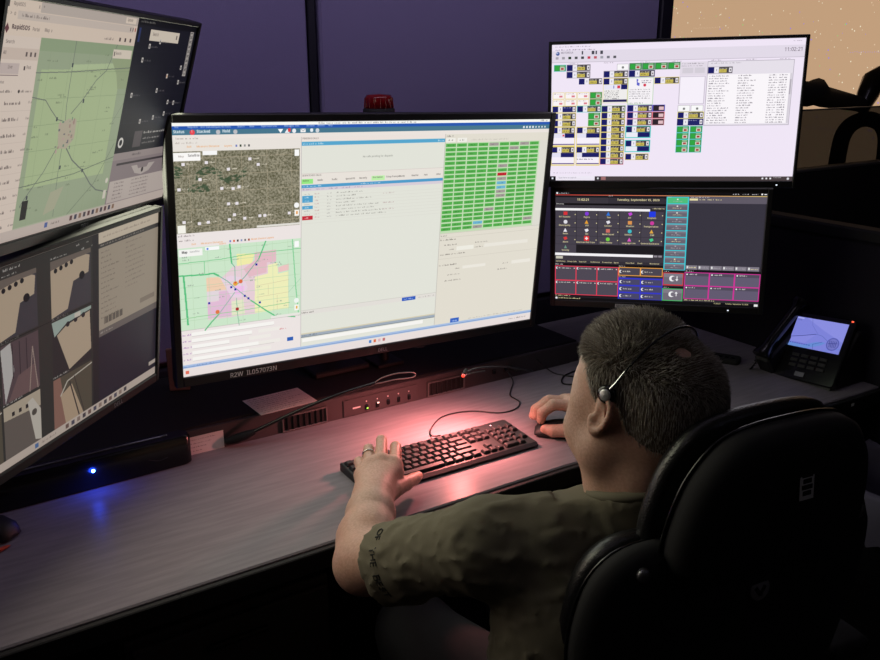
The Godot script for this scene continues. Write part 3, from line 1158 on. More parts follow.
	words(im, 370, 571, 40, 5, Color8(110, 105, 100), rng)
	R(im, 726, 569, 52, 12, Color8(48, 92, 190))
	words(im, 734, 573, 34, 4, Color8(210, 222, 245), rng)
	words(im, 790, 573, 60, 4, Color8(170, 168, 160), rng)
	R(im, 368, 641, 490, 4, Color8(214, 206, 178))
	R(im, 368, 645, 490, 8, Color8(160, 172, 186))
	R(im, 368, 653, 490, 2, Color8(110, 120, 130))
	words(im, 372, 646, 50, 5, Color8(110, 115, 120), rng)
	R(im, 372, 658, 440, 12, Color8(246, 244, 240))
	# right column: unit status grid
	R(im, 858, 43, 2, 640, Color8(190, 186, 180))
	R(im, 860, 44, 420, 640, Color8(226, 221, 208))
	words(im, 864, 47, 24, 5, ink, rng)
	R(im, 862, 56, 36, 13, Color8(240, 238, 230))
	R(im, 906, 56, 36, 13, Color8(240, 238, 230))
	words(im, 870, 60, 20, 5, Color8(140, 136, 130), rng)
	words(im, 914, 60, 20, 5, Color8(140, 136, 130), rng)
	words(im, 960, 60, 150, 5, Color8(196, 190, 180), rng)
	R(im, 860, 71, 386, 294, Color8(194, 222, 180))
	R(im, 1246, 71, 34, 300, Color8(222, 220, 210))
	var special := {"4,0": 1, "7,0": 1, "6,1": 1, "5,5": 1, "5,7": 2, "5,8": 1, "5,9": 3, "5,10": 3, "5,11": 1, "5,12": 1, "4,15": 1, "8,18": 1, "3,18": 3, "3,19": 1}
	for r in 20:
		for c in 9:
			var px := 863 + c * 42.6
			var py := 74 + r * 14.4
			var kind: int = special.get("%d,%d" % [c, r], 0)
			var col: Color = [Color8(84, 174, 78), Color8(164, 156, 152), Color8(196, 40, 52), Color8(110, 182, 212)][kind]
			R(im, int(px), int(py), 38, 10, col)
			words(im, int(px) + 8, int(py) + 3, rng.randi_range(14, 26), 4, col.darkened(0.3), rng)
	R(im, 860, 366, 420, 1, Color8(190, 184, 172))
	words(im, 864, 371, 30, 5, ink, rng)
	R(im, 860, 380, 420, 1, Color8(200, 194, 182))
	words(im, 864, 385, 60, 5, Color8(110, 105, 98), rng)
	words(im, 880, 404, 52, 4, ink, rng)
	words(im, 1006, 404, 50, 4, ink, rng)
	words(im, 900, 420, 24, 4, ink, rng)
	R(im, 930, 414, 70, 14, Color8(238, 236, 226))
	words(im, 1004, 420, 34, 4, ink, rng)
	R(im, 1044, 414, 190, 12, Color8(234, 230, 220))
	words(im, 866, 436, 100, 4, ink, rng)
	R(im, 860, 452, 420, 1, Color8(204, 198, 186))
	words(im, 864, 472, 70, 5, ink, rng)
	R(im, 960, 484, 96, 10, Color8(236, 232, 222))
	words(im, 930, 488, 18, 4, ink, rng)
	words(im, 900, 508, 50, 4, ink, rng)
	words(im, 890, 528, 66, 4, ink, rng)
	R(im, 1170, 486, 84, 12, Color8(236, 232, 222))
	words(im, 1130, 490, 24, 4, ink, rng)
	words(im, 1110, 510, 40, 4, ink, rng)
	R(im, 924, 669, 36, 20, Color8(52, 100, 196))
	words(im, 932, 676, 20, 5, Color8(200, 215, 245), rng)
	words(im, 1000, 676, 240, 4, Color8(180, 174, 164), rng)
	# bottom strips
	R(im, 0, 684, 1280, 10, Color8(166, 190, 226))
	words(im, 4, 687, 90, 4, Color8(110, 130, 180), rng)
	R(im, 0, 690, 1280, 2, Color8(120, 150, 200))
	R(im, 0, 696, 1280, 24, Color8(232, 222, 220))
	for k in 4:
		R(im, 608 + k * 17, 700, 9, 10, [Color8(70, 130, 200), Color8(220, 110, 70), Color8(220, 180, 190), Color8(190, 110, 110)][k])
	R(im, 8, 702, 10, 10, Color8(226, 110, 90))
	words(im, 1180, 703, 80, 5, Color8(140, 130, 130), rng)
	return im

# one tile of the radio console: navy square, white key, yellow name plate, white end
func tile(im: Image, x: int, y: int, w: int, edge: Color, plate: bool, rng: RandomNumberGenerator) -> void:
	R(im, x - 2, y - 2, w + 4, 28, edge)
	R(im, x, y, w, 24, Color8(236, 232, 240))
	R(im, x, y, 24, 24, Color8(28, 30, 100))
	R(im, x + 28, y + 2, 12, 20, Color8(240, 238, 246))
	R(im, x + 33, y + 7, 2, 9, Color8(90, 90, 120))
	R(im, x + 43, y, w - 43, 24, Color8(36, 38, 104) if not plate else Color8(70, 66, 70))
	if plate:
		R(im, x + 44, y + 9, w - 66, 13, Color8(206, 190, 92))
		words(im, x + 46, y + 3, w - 66, 5, Color8(220, 214, 200), rng)
		words(im, x + 48, y + 12, w - 72, 6, Color8(110, 100, 50), rng)
	else:
		words(im, x + 46, y + 3, w - 66, 4, Color8(180, 180, 210), rng)
	R(im, x + w - 13, y + 3, 11, 18, Color8(232, 228, 236))
	R(im, x + w - 9, y + 9, 4, 7, Color8(80, 70, 70))

func green_tile(im: Image, x: int, y: int, edge: Color) -> void:
	R(im, x - 2, y - 2, 52, 28, edge)
	R(im, x, y, 48, 24, Color8(62, 140, 72))
	R(im, x + 3, y + 3, 18, 18, Color8(50, 166, 66))
	R(im, x + 24, y + 8, 20, 14, Color8(214, 218, 206))
	R(im, x + 28, y + 11, 12, 8, Color8(170, 60, 56))
	R(im, x + 24, y + 2, 20, 3, Color8(180, 214, 180))

func screen_radio() -> Image:
	var im := Image.create(1024, 576, false, Image.FORMAT_RGB8)
	var rng := RandomNumberGenerator.new()
	rng.seed = 8
	var bg := Color8(240, 230, 246)
	im.fill(bg)
	words(im, 14, 7, 150, 4, Color8(150, 140, 156), rng)
	words(im, 14, 19, 170, 5, Color8(130, 120, 136), rng)
	words(im, 976, 8, 34, 3, Color8(150, 140, 156), rng)
	R(im, 0, 26, 1024, 46, Color8(226, 218, 232))
	dot(im, 24, 36, 8, Color8(60, 84, 150))
	T(im, 17, 29, "M", 11, Color8(225, 228, 245), true)
	T(im, 38, 29, "MOTOROLA", 10, Color8(120, 112, 128))
	for k in 4:
		R(im, [126, 168, 184, 204][k], 28, 6 + (k % 2) * 5, 14, Color8(70, 70, 80))
	for k in 10:
		R(im, 16 + k * 27, 50, 12, 10, [Color8(170, 165, 175), Color8(160, 155, 165), Color8(40, 60, 40), Color8(80, 80, 84), Color8(60, 60, 64), Color8(196, 60, 80), Color8(190, 90, 100), Color8(160, 160, 170), Color8(120, 120, 130), Color8(90, 90, 96)][k])
	T(im, 944, 34, "11:02:21", 19, Color8(110, 100, 112))
	R(im, 0, 72, 1024, 2, Color8(190, 182, 196))
	for x in [72, 220, 372, 500, 660, 798, 930]:
		words(im, x, 76, 40, 4, Color8(150, 142, 152), rng)
	var teal := Color8(90, 206, 200)
	var gold := Color8(232, 214, 120)
	var grey := Color8(176, 168, 180)
	var pink := Color8(226, 130, 150)
	green_tile(im, 11, 84, teal)
	tile(im, 65, 84, 98, grey, true, rng)
	tile(im, 65, 113, 98, grey, true, rng)
	tile(im, 117, 141, 98, bg, true, rng)
	R(im, 276, 84, 48, 26, Color8(250, 248, 250))
	box_line(im, 276, 84, 48, 26, Color8(120, 116, 124))
	dot(im, 300, 98, 5, Color8(130, 130, 130))
	for k in 4:
		green_tile(im, 329 + k * 53, 84, Color8(70, 120, 90))
	tile(im, 222, 113, 100, grey, true, rng)
	tile(im, 328, 113, 104, Color8(110, 110, 150), true, rng)
	tile(im, 435, 143, 98, gold, true, rng)
	# tall cell with a list
	R(im, 220, 141, 104, 104, gold)
	tile(im, 222, 143, 100, gold, true, rng)
	R(im, 222, 168, 74, 20, Color8(232, 230, 246))
	R(im, 296, 168, 26, 20, Color8(28, 30, 100))
	R(im, 280, 172, 12, 12, Color8(216, 60, 80))
	R(im, 264, 172, 3, 12, Color8(60, 80, 170))
	R(im, 222, 188, 100, 56, Color8(240, 238, 236))
	for k in 5:
		words(im, 226, 192 + k * 8, 62, 4, Color8(80, 76, 84), rng)
	R(im, 222, 230, 100, 10, Color8(44, 40, 90))
	R(im, 325, 141, 106, 112, Color8(160, 206, 150))
	R(im, 327, 143, 102, 108, Color8(246, 242, 246))
	fill(im, [[360, 146], [368, 150], [364, 160], [374, 164], [372, 176], [362, 172]], Color8(96, 100, 200))
	dot(im, 394, 172, 6, Color8(214, 60, 84))
	words(im, 380, 152, 44, 4, Color8(70, 60, 90), rng)
	words(im, 382, 160, 40, 4, Color8(70, 60, 90), rng)
	for k in 5:
		words(im, 332, 188 + k * 9, 86, 4, Color8(100, 96, 104), rng)
	words(im, 330, 244, 60, 4, Color8(90, 130, 90), rng)
	for r in 2:
		for c in 3:
			R(im, 6 + c * 53, 197 + r * 30, 50, 28, gold)
			R(im, 8 + c * 53, 199 + r * 30, 46, 24, Color8(250, 244, 246))
			words(im, 10 + c * 53, 201 + r * 30, 38, 4, Color8(150, 130, 140), rng)
			R(im, 34 + c * 53, 210 + r * 30, 14, 8, Color8(220, 130, 140))
		green_tile(im, 167, 199 + r * 29, Color8(150, 170, 110))
	# left lower block
	for k in 3:
		tile(im, 6, 256 + k * 30, 100, gold, k > 0, rng)
	tile(im, 113, 256, 100, teal, true, rng)
	green_tile(im, 162, 286, Color8(120, 170, 110))
	green_tile(im, 162, 315, Color8(150, 200, 110))
	for r in 2:
		for c in 2:
			var x := 5 + c * 109
			var y := 346 + r * 84
			R(im, x - 3, y - 3, 104, 84, gold)
			R(im, x, y, 98, 76, Color8(246, 240, 250))
			tile(im, x, y, 98, gold, true, rng)
			R(im, x, y + 25, 60, 19, Color8(228, 226, 244))
			R(im, x + 56 - 16 * (r + c), y + 25, 42 + 16 * (r + c), 19, Color8(28, 30, 100))
			R(im, x, y + 70, 98, 4, Color8(76, 50, 130))
			if r == 0 and c == 0:
				R(im, x + 46, y + 30, 8, 8, Color8(216, 70, 90))
			if r == 1 and c == 1:
				words(im, x + 2, y + 50, 70, 5, Color8(90, 86, 96), rng)
	for k in 9:
		tile(im, 218, 257 + k * 28, 98, pink if k == 8 else (gold if k > 0 else Color8(150, 190, 130)), true, rng)
	for k in 3:
		tile(im, 327, 256 + k * 29, 102, [Color8(110, 100, 200), pink, Color8(210, 150, 190)][k], true, rng)
		R(im, 431, 254 + k * 29, 52, 28, [Color8(110, 100, 200), Color8(232, 120, 130), Color8(200, 130, 140)][k])
		R(im, 434, 256 + k * 29, 46, 24, Color8(46, 36, 44))
		R(im, 458, 262 + k * 29, 20, 14, Color8(226, 190, 196))
	for k in 2:
		R(im, 321, 341 + k * 60, 108, 52, teal)
		tile(im, 325, 344 + k * 60, 100, teal, true, rng)
		R(im, 325, 369 + k * 60, 56, 20, Color8(234, 236, 246))
		R(im, 374, 369 + k * 60, 51, 20, Color8(28, 30, 100))
	tile(im, 326, 461, 96, gold, true, rng)
	# right block
	R(im, 536, 82, 108, 56, Color8(226, 218, 230))
	words(im, 542, 87, 90, 4, Color8(130, 124, 132), rng)
	words(im, 542, 96, 90, 4, Color8(130, 124, 132), rng)
	R(im, 546, 106, 44, 22, Color8(212, 206, 216))
	R(im, 596, 106, 40, 22, Color8(212, 206, 216))
	R(im, 536, 140, 106, 114, Color8(204, 196, 210))
	R(im, 540, 143, 98, 108, Color8(246, 240, 250))
	for k in 2:
		R(im, 536 + k * 54, 258, 50, 26, Color8(250, 250, 250))
		box_line(im, 536 + k * 54, 258, 50, 26, Color8(110, 108, 112))
		dot(im, 561 + k * 54, 272, 5, Color8(130, 130, 130))
	tile(im, 538, 287, 104, Color8(230, 220, 100), true, rng)
	tile(im, 538, 316, 104, Color8(40, 40, 80), false, rng)
	for r in 4:
		for c in 2:
			green_tile(im, 538 + c * 55, 346 + r * 28, teal)
	# call list window
	R(im, 646, 82, 342, 262, Color8(168, 162, 174))
	R(im, 648, 84, 338, 258, Color8(230, 224, 234))
	words(im, 660, 88, 120, 4, Color8(150, 144, 154), rng)
	tile(im, 650, 106, 96, grey, true, rng)
	R(im, 650, 136, 326, 200, Color8(250, 246, 250))
	for k in 20:
		var y := 139 + k * 10
		words(im, 656, y, rng.randi_range(50, 84), 5, Color8(110, 104, 116), rng)
		words(im, 772, y, rng.randi_range(40, 70), 5, Color8(120, 114, 124), rng)
		words(im, 894, y, rng.randi_range(24, 44), 5, Color8(120, 114, 124), rng)
		words(im, 934, y, 32, 5, Color8(90, 84, 96), rng)
	R(im, 976, 136, 8, 200, Color8(214, 208, 218))
	R(im, 977, 160, 6, 60, Color8(180, 174, 184))
	# task bar
	words(im, 14, 540, 170, 5, Color8(190, 182, 196), rng)
	R(im, 0, 558, 1024, 18, Color8(74, 64, 66))
	R(im, 0, 558, 24, 18, Color8(12, 12, 14))
	R(im, 6, 563, 8, 8, Color8(225, 230, 240))
	R(im, 24, 556, 172, 20, Color8(238, 232, 244))
	T(im, 36, 560, "Type here to search", 9, Color8(160, 152, 166))
	R(im, 200, 560, 18, 14, Color8(34, 34, 38))
	R(im, 206, 563, 8, 8, Color8(220, 220, 225))
	R(im, 224, 560, 20, 14, Color8(160, 110, 110))
	for k in 3:
		R(im, 900 + k * 16, 563, 7, 7, Color8(230, 230, 235))
	T(im, 946, 559, "11:02 AM", 8, Color8(235, 235, 240))
	dot(im, 1006, 567, 5, Color8(220, 220, 228))
	return im

func screen_calls() -> Image:
	var im := Image.create(1024, 576, false, Image.FORMAT_RGB8)
	var rng := RandomNumberGenerator.new()
	rng.seed = 21
	var bg := Color8(50, 46, 54)
	var card := Color8(70, 65, 76)
	var ivory := Color8(236, 224, 170)
	im.fill(bg)
	R(im, 0, 0, 1024, 14, Color8(14, 13, 17))
	dot(im, 8, 6, 5, Color8(235, 235, 240))
	words(im, 18, 3, 50, 7, Color8(220, 220, 225), rng)
	for k in 3:
		words(im, 866 + k * 44, 2, 28, 6, Color8(225, 225, 230), rng)
	R(im, 996, 1, 8, 8, Color8(235, 235, 235))
	R(im, 1010, 3, 12, 5, Color8(235, 235, 235))
	for x in 64:
		R(im, x * 16, 14, 16, 3, Color8(226, 70, 60).lerp(Color8(240, 210, 130), x / 63.0))
	R(im, 0, 18, 1024, 12, Color8(26, 24, 30))
	words(im, 270, 16, 20, 5, Color8(225, 225, 225), rng)
	R(im, 0, 28, 268, 30, Color8(58, 54, 62))
	R(im, 272, 28, 270, 30, Color8(52, 48, 56))
	T(im, 110, 32, "11:02:21", 16, ivory, true)
	T(im, 312, 31, "Tuesday, September 15, 2020", 15, ivory, true)
	R(im, 0, 58, 552, 10, Color8(16, 14, 18))
	T(im, 4, 58, "Directory", 9, Color8(230, 228, 225), true)
	R(im, 0, 68, 552, 14, Color8(64, 60, 68))
	words(im, 488, 78, 60, 6, ivory, rng)
	R(im, 0, 84, 476, 12, Color8(245, 243, 246))
	var names := [["911 Transfer", "Pagers", "Tow", "Jail", "Hospitals"], ["Municipality", "VFD", "Coroner", "Weather", "Transportation"], ["Radio", "SAC", "Bomb Squad", "Utilities", "DNR"], ["Alarm", "American Red Cross", "Crisis Hotline", "Language Line", "General Assistance"]]
	var cols := [[Color8(216, 50, 56), Color8(130, 60, 214), Color8(50, 120, 220), Color8(196, 70, 214), Color8(36, 60, 226)], [Color8(226, 224, 232), Color8(230, 160, 50), Color8(230, 228, 236), Color8(222, 150, 80), Color8(206, 60, 160)], [Color8(230, 228, 236), Color8(236, 234, 240), Color8(206, 110, 100), Color8(60, 190, 200), Color8(226, 170, 70)], [Color8(216, 60, 60), Color8(226, 46, 50), Color8(120, 206, 70), Color8(222, 90, 190), Color8(70, 206, 140)]]
	for r in 4:
		for c in 5:
			var x := c * 109
			var y := 98 + r * 44
			R(im, x + 1, y, 106, 42, card)
			var cc: Color = cols[r][c]
			match (r + c) % 4:
				0: R(im, x + 42, y + 4, 20, 18, cc)
				1: dot(im, x + 52, y + 13, 10, cc)
				2: fill(im, [[x + 42, y + 22], [x + 52, y + 2], [x + 62, y + 22]], cc)
				3: fill(im, [[x + 42, y + 8], [x + 58, y + 3], [x + 64, y + 14], [x + 50, y + 23]], cc)
			if r == 0 and c == 4:
				R(im, x + 36, y - 2, 32, 28, cc)
			if r == 3 and c == 1:
				R(im, x + 40, y - 2, 26, 26, cc)
				R(im, x + 50, y + 3, 6, 16, Color8(245, 230, 230))
				R(im, x + 45, y + 8, 16, 6, Color8(245, 230, 230))
			var nm: String = names[r][c]
			T(im, x + 54 - nm.length() * 3, y + 27, nm, 10, ivory, true)
			R(im, x + 100, y + 16, 4, 5, ivory)
	R(im, 0, 274, 109, 44, card)
	fill(im, [[46, 296], [54, 278], [62, 296]], Color8(110, 150, 130))
	T(im, 34, 301, "Security", 10, ivory, true)
	R(im, 109, 274, 443, 44, Color8(30, 27, 32))
	R(im, 0, 320, 500, 14, Color8(245, 242, 246))
	R(im, 504, 322, 18, 10, Color8(140, 134, 144))
	R(im, 526, 322, 18, 10, Color8(140, 134, 144))
	R(im, 0, 336, 552, 24, Color8(60, 56, 64))
	R(im, 4, 338, 36, 14, Color8(200, 196, 180))
	var x2 := 4
	for t in ["Call History", "Group Calls", "Tape Call", "Conference", "Transaction", "Agent", "Voice Mail", "Email", "Abandoned"]:
		T(im, x2, 362, t, 9, ivory, true)
		x2 += 60
	R(im, 0, 376, 552, 12, Color8(18, 16, 20))
	# trunk cards in red
	var red := Color8(226, 58, 84)
	words(im, 2, 379, 40, 6, Color8(230, 220, 220), rng)
	for r in 2:
		for c in 3:
			box_line(im, c * 109, 390 + r * 78, 112, 80, red, 4)
			R(im, c * 109 + 4, 394 + r * 78, 104, 72, Color8(78, 72, 84))
			dot(im, c * 109 + 10, 402 + r * 78, 6, Color8(235, 235, 240))
			dot(im, c * 109 + 13, 402 + r * 78, 4, Color8(78, 72, 84))
			words(im, c * 109 + 20, 399 + r * 78, 62, 6, Color8(230, 228, 220), rng)
			R(im, c * 109 + 98, 400 + r * 78, 6, 5, Color8(235, 200, 200))
	words(im, 332, 380, 36, 5, Color8(230, 220, 220), rng)
	for c in 2:
		box_line(im, 330 + c * 110, 388, 112, 46, Color8(232, 160, 70), 4)
		R(im, 334 + c * 110, 392, 104, 38, Color8(74, 69, 80))
		dot(im, 341 + c * 110, 411, 8, Color8(240, 240, 240))
		dot(im, 345 + c * 110, 411, 6, Color8(74, 69, 80))
		words(im, 352 + c * 110, 407, 42, 7, Color8(236, 230, 210), rng)
	words(im, 332, 437, 36, 5, Color8(230, 220, 220), rng)
	R(im, 330, 444, 224, 118, Color8(52, 56, 200))
	for r in 3:
		for c in 2:
			R(im, 336 + c * 110, 452 + r * 38, 104, 30, Color8(72, 70, 104))
			dot(im, 344 + c * 110, 466 + r * 38, 8, Color8(240, 240, 240))
			dot(im, 348 + c * 110, 466 + r * 38, 6, Color8(72, 70, 104))
			words(im, 356 + c * 110, 462 + r * 38, 42, 7, Color8(236, 230, 210), rng)
	# answer and release
	for k in 2:
		var y := 410 + k * 84
		R(im, 556, y - 10, 100, 8, Color8(18, 16, 20))
		words(im, 560, y - 9, 24, 5, Color8(230, 220, 220), rng)
		R(im, 554, y, 102, 68, Color8(206, 54, 66) if k == 0 else Color8(70, 180, 100))
		R(im, 558, y + 4, 94, 58, Color8(112, 106, 118))
		R(im, 558, y + 4, 94, 20, Color8(128, 122, 134))
		dot(im, 600, y + 30, 15, Color8(240, 240, 242))
		dot(im, 607, y + 30, 11, Color8(118, 112, 124))
		R(im, 622, y + 18, 4, 22, Color8(240, 240, 242))
		fill(im, [[616, y + 34], [632, y + 34], [624, y + 44]] if k == 0 else [[616, y + 26], [632, y + 26], [624, y + 16]], Color8(240, 240, 242))
	# keys in cyan
	R(im, 554, 20, 108, 376, Color8(66, 200, 214))
	for k in 11:
		var y := 24 + k * 34
		R(im, 559, y, 97, 29, Color8(80, 190, 124) if k == 0 else Color8(104, 100, 112))
		if k > 0:
			R(im, 559, y, 97, 10, Color8(122, 117, 130))
		var c := ivory if k in [1, 2, 6, 9] else Color8(176, 172, 176)
		R(im, 604, y + 6, 7, 6, Color8(235, 235, 225) if k < 3 else c)
		words(im, 586, y + 16, 46, 5, c, rng)
	words(im, 560, 20, 20, 3, Color8(230, 220, 220), rng)
	# empty list
	R(im, 664, 18, 360, 34, Color8(96, 90, 102))
	words(im, 670, 19, 90, 5, Color8(225, 222, 220), rng)
	R(im, 664, 28, 40, 10, Color8(230, 220, 170))
	for k in 3:
		words(im, 712 + k * 38, 30, 28, 6, ivory, rng)
	R(im, 664, 52, 356, 314, Color8(56, 53, 64))
	for k in 6:
		R(im, 664 + k * 59, 368, 56, 22, Color8(128, 122, 134))
		R(im, 668 + k * 59, 372, 8, 12, Color8(225, 225, 225))
		words(im, 680 + k * 59, 376, 34, 6, ivory if k in [0, 5] else Color8(170, 166, 172), rng)
	R(im, 660, 392, 364, 12, Color8(22, 20, 25))
	words(im, 664, 395, 40, 6, Color8(230, 220, 220), rng)
	var mg := Color8(206, 50, 150)
	for r in 2:
		for c in 3:
			box_line(im, 660 + c * 121, 404 + r * 70, 122, 72, mg, 4)
			R(im, 664 + c * 121, 408 + r * 70, 114, 64, Color8(98, 90, 112))
			R(im, 664 + c * 121, 408 + r * 70, 114, 16, Color8(80, 74, 90))
			dot(im, 672 + c * 121, 415 + r * 70, 4, Color8(240, 240, 240))
			words(im, 684 + c * 121, 411 + r * 70, 36, 7, Color8(235, 230, 225), rng)
	R(im, 0, 548, 330, 10, Color8(24, 22, 27))
	words(im, 4, 550, 80, 6, ivory, rng)
	R(im, 0, 560, 1024, 16, Color8(16, 15, 18))
	dot(im, 8, 567, 6, Color8(230, 230, 230))
	words(im, 20, 563, 120, 7, ivory, rng)
	words(im, 664, 548, 150, 6, ivory, rng)
	T(im, 810, 561, "11:02:21", 9, ivory, true)
	T(im, 866, 561, "Tuesday, September 15, 2020", 8, ivory, true)
	R(im, 1004, 561, 18, 12, Color8(235, 235, 235))
	return im

func screen_county() -> Image:
	var im := Image.create(1024, 576, false, Image.FORMAT_RGB8)
	var rng := RandomNumberGenerator.new()
	rng.seed = 33
	var page := Color8(240, 220, 202)
	var ink := Color8(120, 108, 104)
	im.fill(page)
	R(im, 134, 0, 480, 24, Color8(206, 192, 182))
	R(im, 4, 6, 12, 14, Color8(70, 64, 66))
	T(im, 30, 8, "RapidSOS", 10, ink)
	T(im, 124, 6, "x", 12, ink)
	T(im, 142, 5, "+", 12, ink)
	R(im, 540, 4, 60, 16, Color8(244, 226, 208))
	T(im, 548, 6, "Update", 10, ink)
	R(im, 0, 24, 614, 22, page)
	R(im, 50, 26, 540, 18, Color8(222, 206, 194))
	words(im, 66, 31, 110, 7, Color8(130, 118, 114), rng)
	for k in 3:
		T(im, 8 + k * 14, 27, ["<", ">", "o"][k], 12, ink)
		R(im, 572 + k * 14, 30, 5, 10, [ink, ink, Color8(180, 60, 60)][k])
	fill(im, [[10, 66], [18, 54], [26, 66], [18, 76]], Color8(110, 60, 70))
	T(im, 34, 54, "RapidSOS", 15, Color8(80, 62, 66), true)
	T(im, 112, 57, "Portal", 11, ink)
	T(im, 160, 56, "Map  v", 11, ink)
	words(im, 440, 62, 50, 7, ink, rng)
	for k in 3:
		R(im, 520 + k * 30, 60, 9, 10, Color8(90, 78, 78))
	# list
	R(im, 0, 80, 150, 496, Color8(240, 222, 208))
	T(im, 20, 88, "Search", 11, ink)
	R(im, 0, 106, 150, 26, Color8(226, 206, 192))
	T(im, 16, 112, "All", 11, ink)
	for k in 3:
		R(im, 100 + k * 17, 114, 7, 10, Color8(110, 96, 94))
	R(im, 8, 140, 74, 24, Color8(214, 196, 190))
	T(im, 40, 144, "Live", 10, ink)
	R(im, 100, 146, 6, 9, Color8(90, 78, 78))
	T(im, 110, 144, "Past", 10, ink)
	R(im, 8, 166, 74, 2, Color8(150, 130, 130))
	T(im, 10, 178, "Status", 9, ink)
	words(im, 18, 200, 50, 6, ink, rng)
	dot(im, 94, 203, 4, Color8(70, 60, 60))
	words(im, 102, 200, 46, 6, ink, rng)
	for k in 9:
		var y := 226 + k * 38
		words(im, 46, y, 62, 8, Color8(96, 82, 82), rng)
		words(im, 138 - k, y, 22, 6, Color8(160, 146, 140), rng)
		R(im, 0, y + 22, 160, 1, Color8(222, 204, 192))
	# county map: green ground, paler county, roads, town
	var p0 := 152
	R(im, p0, 79, 460, 470, Color8(170, 184, 152))
	R(im, p0, 79, 460, 30, Color8(160, 178, 142))
	fill(im, [[172, 152], [300, 150], [560, 138], [566, 446], [172, 446]], Color8(188, 206, 158))
	fill(im, [[300, 138], [560, 128], [560, 140], [300, 152]], Color8(194, 212, 166))
	fill(im, [[500, 120], [614, 110], [614, 200], [560, 200], [540, 160]], Color8(168, 182, 142))
	for k in 5:
		line(im, [[p0, 160 + k * 64], [612, 150 + k * 66]], 1, Color8(150, 168, 130))
		line(im, [[200 + k * 90, 80], [206 + k * 90, 546]], 1, Color8(158, 176, 138))
	for k in 40:
		words(im, rng.randi_range(160, 580), rng.randi_range(90, 530), rng.randi_range(14, 30), 5, Color8(128, 140, 112), rng)
	var rd := Color8(116, 122, 116)
	line(im, [[p0, 160], [300, 156], [614, 140]], 2, rd)
	line(im, [[306, 80], [306, 138], [308, 240], [318, 300]], 2, rd)
	line(im, [[516, 80], [480, 150], [437, 175], [380, 230], [336, 263]], 2, rd)
	line(im, [[p0, 218], [210, 226], [240, 250], [277, 276], [300, 280]], 2, rd)
	line(im, [[330, 345], [380, 390], [420, 412], [444, 424], [500, 470], [540, 492], [614, 508]], 3, rd)
	line(im, [[291, 355], [250, 410], [187, 469], [168, 490]], 2, rd)
	line(im, [[318, 300], [320, 420], [330, 540]], 2, Color8(120, 130, 118))
	line(im, [[p0, 440], [400, 430], [612, 400]], 2, Color8(110, 120, 108))
	line(im, [[560, 300], [612, 240]], 1, rd)
	line(im, [[400, 546], [520, 470], [600, 360]], 2, Color8(130, 142, 120))
	for k in 6:
		R(im, [302, 384, 270, 322, 440, 190][k], [134, 226, 270, 400, 420, 466][k], 7, 10, Color8(70, 76, 84))
	fill(im, [[286, 290], [330, 276], [370, 280], [372, 330], [340, 356], [300, 352]], Color8(198, 186, 164))
	for k in 26:
		R(im, rng.randi_range(284, 366), rng.randi_range(270, 356), rng.randi_range(3, 9), rng.randi_range(3, 9), [Color8(178, 150, 140), Color8(120, 150, 130), Color8(206, 176, 168), Color8(120, 120, 124)][k % 4])
	fill(im, [[300, 470], [360, 460], [330, 520], [280, 530]], Color8(186, 186, 158))
	R(im, 500, 92, 106, 24, Color8(240, 226, 208))
	R(im, 506, 98, 4, 12, Color8(40, 36, 40))
	T(im, 514, 97, "Search", 11, ink)
	R(im, 176, 478, 26, 50, Color8(30, 28, 32))
	dot(im, 596, 470, 8, Color8(232, 224, 208))
	R(im, 588, 500, 16, 26, Color8(232, 224, 208))
	R(im, 0, 548, 1024, 28, Color8(214, 198, 188))
	R(im, 296, 553, 14, 14, Color8(90, 110, 170))
	words(im, 326, 557, 44, 6, ink, rng)
	for k in 11:
		R(im, 420 + k * 24, 553, 13, 14, [Color8(110, 80, 80), Color8(80, 80, 96), Color8(150, 120, 100), Color8(90, 84, 90)][k % 4])
	R(im, p0, 546, 460, 3, Color8(190, 196, 170))
	# dark street map
	R(im, 612, 0, 412, 392, Color8(30, 30, 40))
	R(im, 612, 0, 412, 18, Color8(18, 18, 24))
	words(im, 630, 5, 90, 6, Color8(150, 146, 140), rng)
	for k in 9:
		line(im, [[614, 50 + k * 42], [1022, 40 + k * 44]], 1, Color8(42, 42, 54))
		line(im, [[640 + k * 46, 20], [636 + k * 46, 390]], 1, Color8(42, 42, 54))
	R(im, 626, 26, 12, 40, Color8(50, 62, 110))
	R(im, 699, 27, 202, 32, Color8(238, 224, 206))
	T(im, 716, 33, "Search", 13, ink)
	R(im, 880, 36, 8, 12, ink)
	R(im, 982, 18, 26, 142, Color8(190, 182, 176))
	for k in 9:
		box_line(im, 985, 21 + k * 15, 20, 13, Color8(70, 66, 70), 2)
	for p in [[775, 59], [710, 75], [680, 116], [961, 133], [869, 161], [962, 180], [815, 206], [653, 219], [912, 244], [957, 247], [900, 281], [826, 291], [740, 300]]:
		R(im, p[0] - 6, p[1] - 7, 11, 14, Color8(222, 216, 208))
		R(im, p[0] - 3, p[1] - 3, 5, 7, Color8(90, 80, 84) if p[0] != 869 else Color8(226, 140, 60))
		words(im, p[0] + 10, p[1] - 2, 46, 5, Color8(110, 106, 108), rng)
	R(im, 720, 330, 52, 50, Color8(92, 84, 88))
	words(im, 782, 332, 150, 8, Color8(230, 224, 216), rng)
	words(im, 782, 352, 120, 6, Color8(200, 194, 190), rng)
	words(im, 782, 366, 90, 6, Color8(170, 164, 160), rng)
	dot(im, 640, 360, 16, Color8(235, 230, 222))
	dot(im, 640, 360, 9, Color8(30, 30, 40))
	# grey form
	R(im, 612, 392, 412, 156, Color8(150, 136, 138))
	R(im, 612, 392, 412, 22, Color8(166, 152, 150))
	words(im, 730, 398, 60, 8, Color8(90, 80, 84), rng)
	R(im, 640, 424, 360, 7, Color8(70, 62, 68))
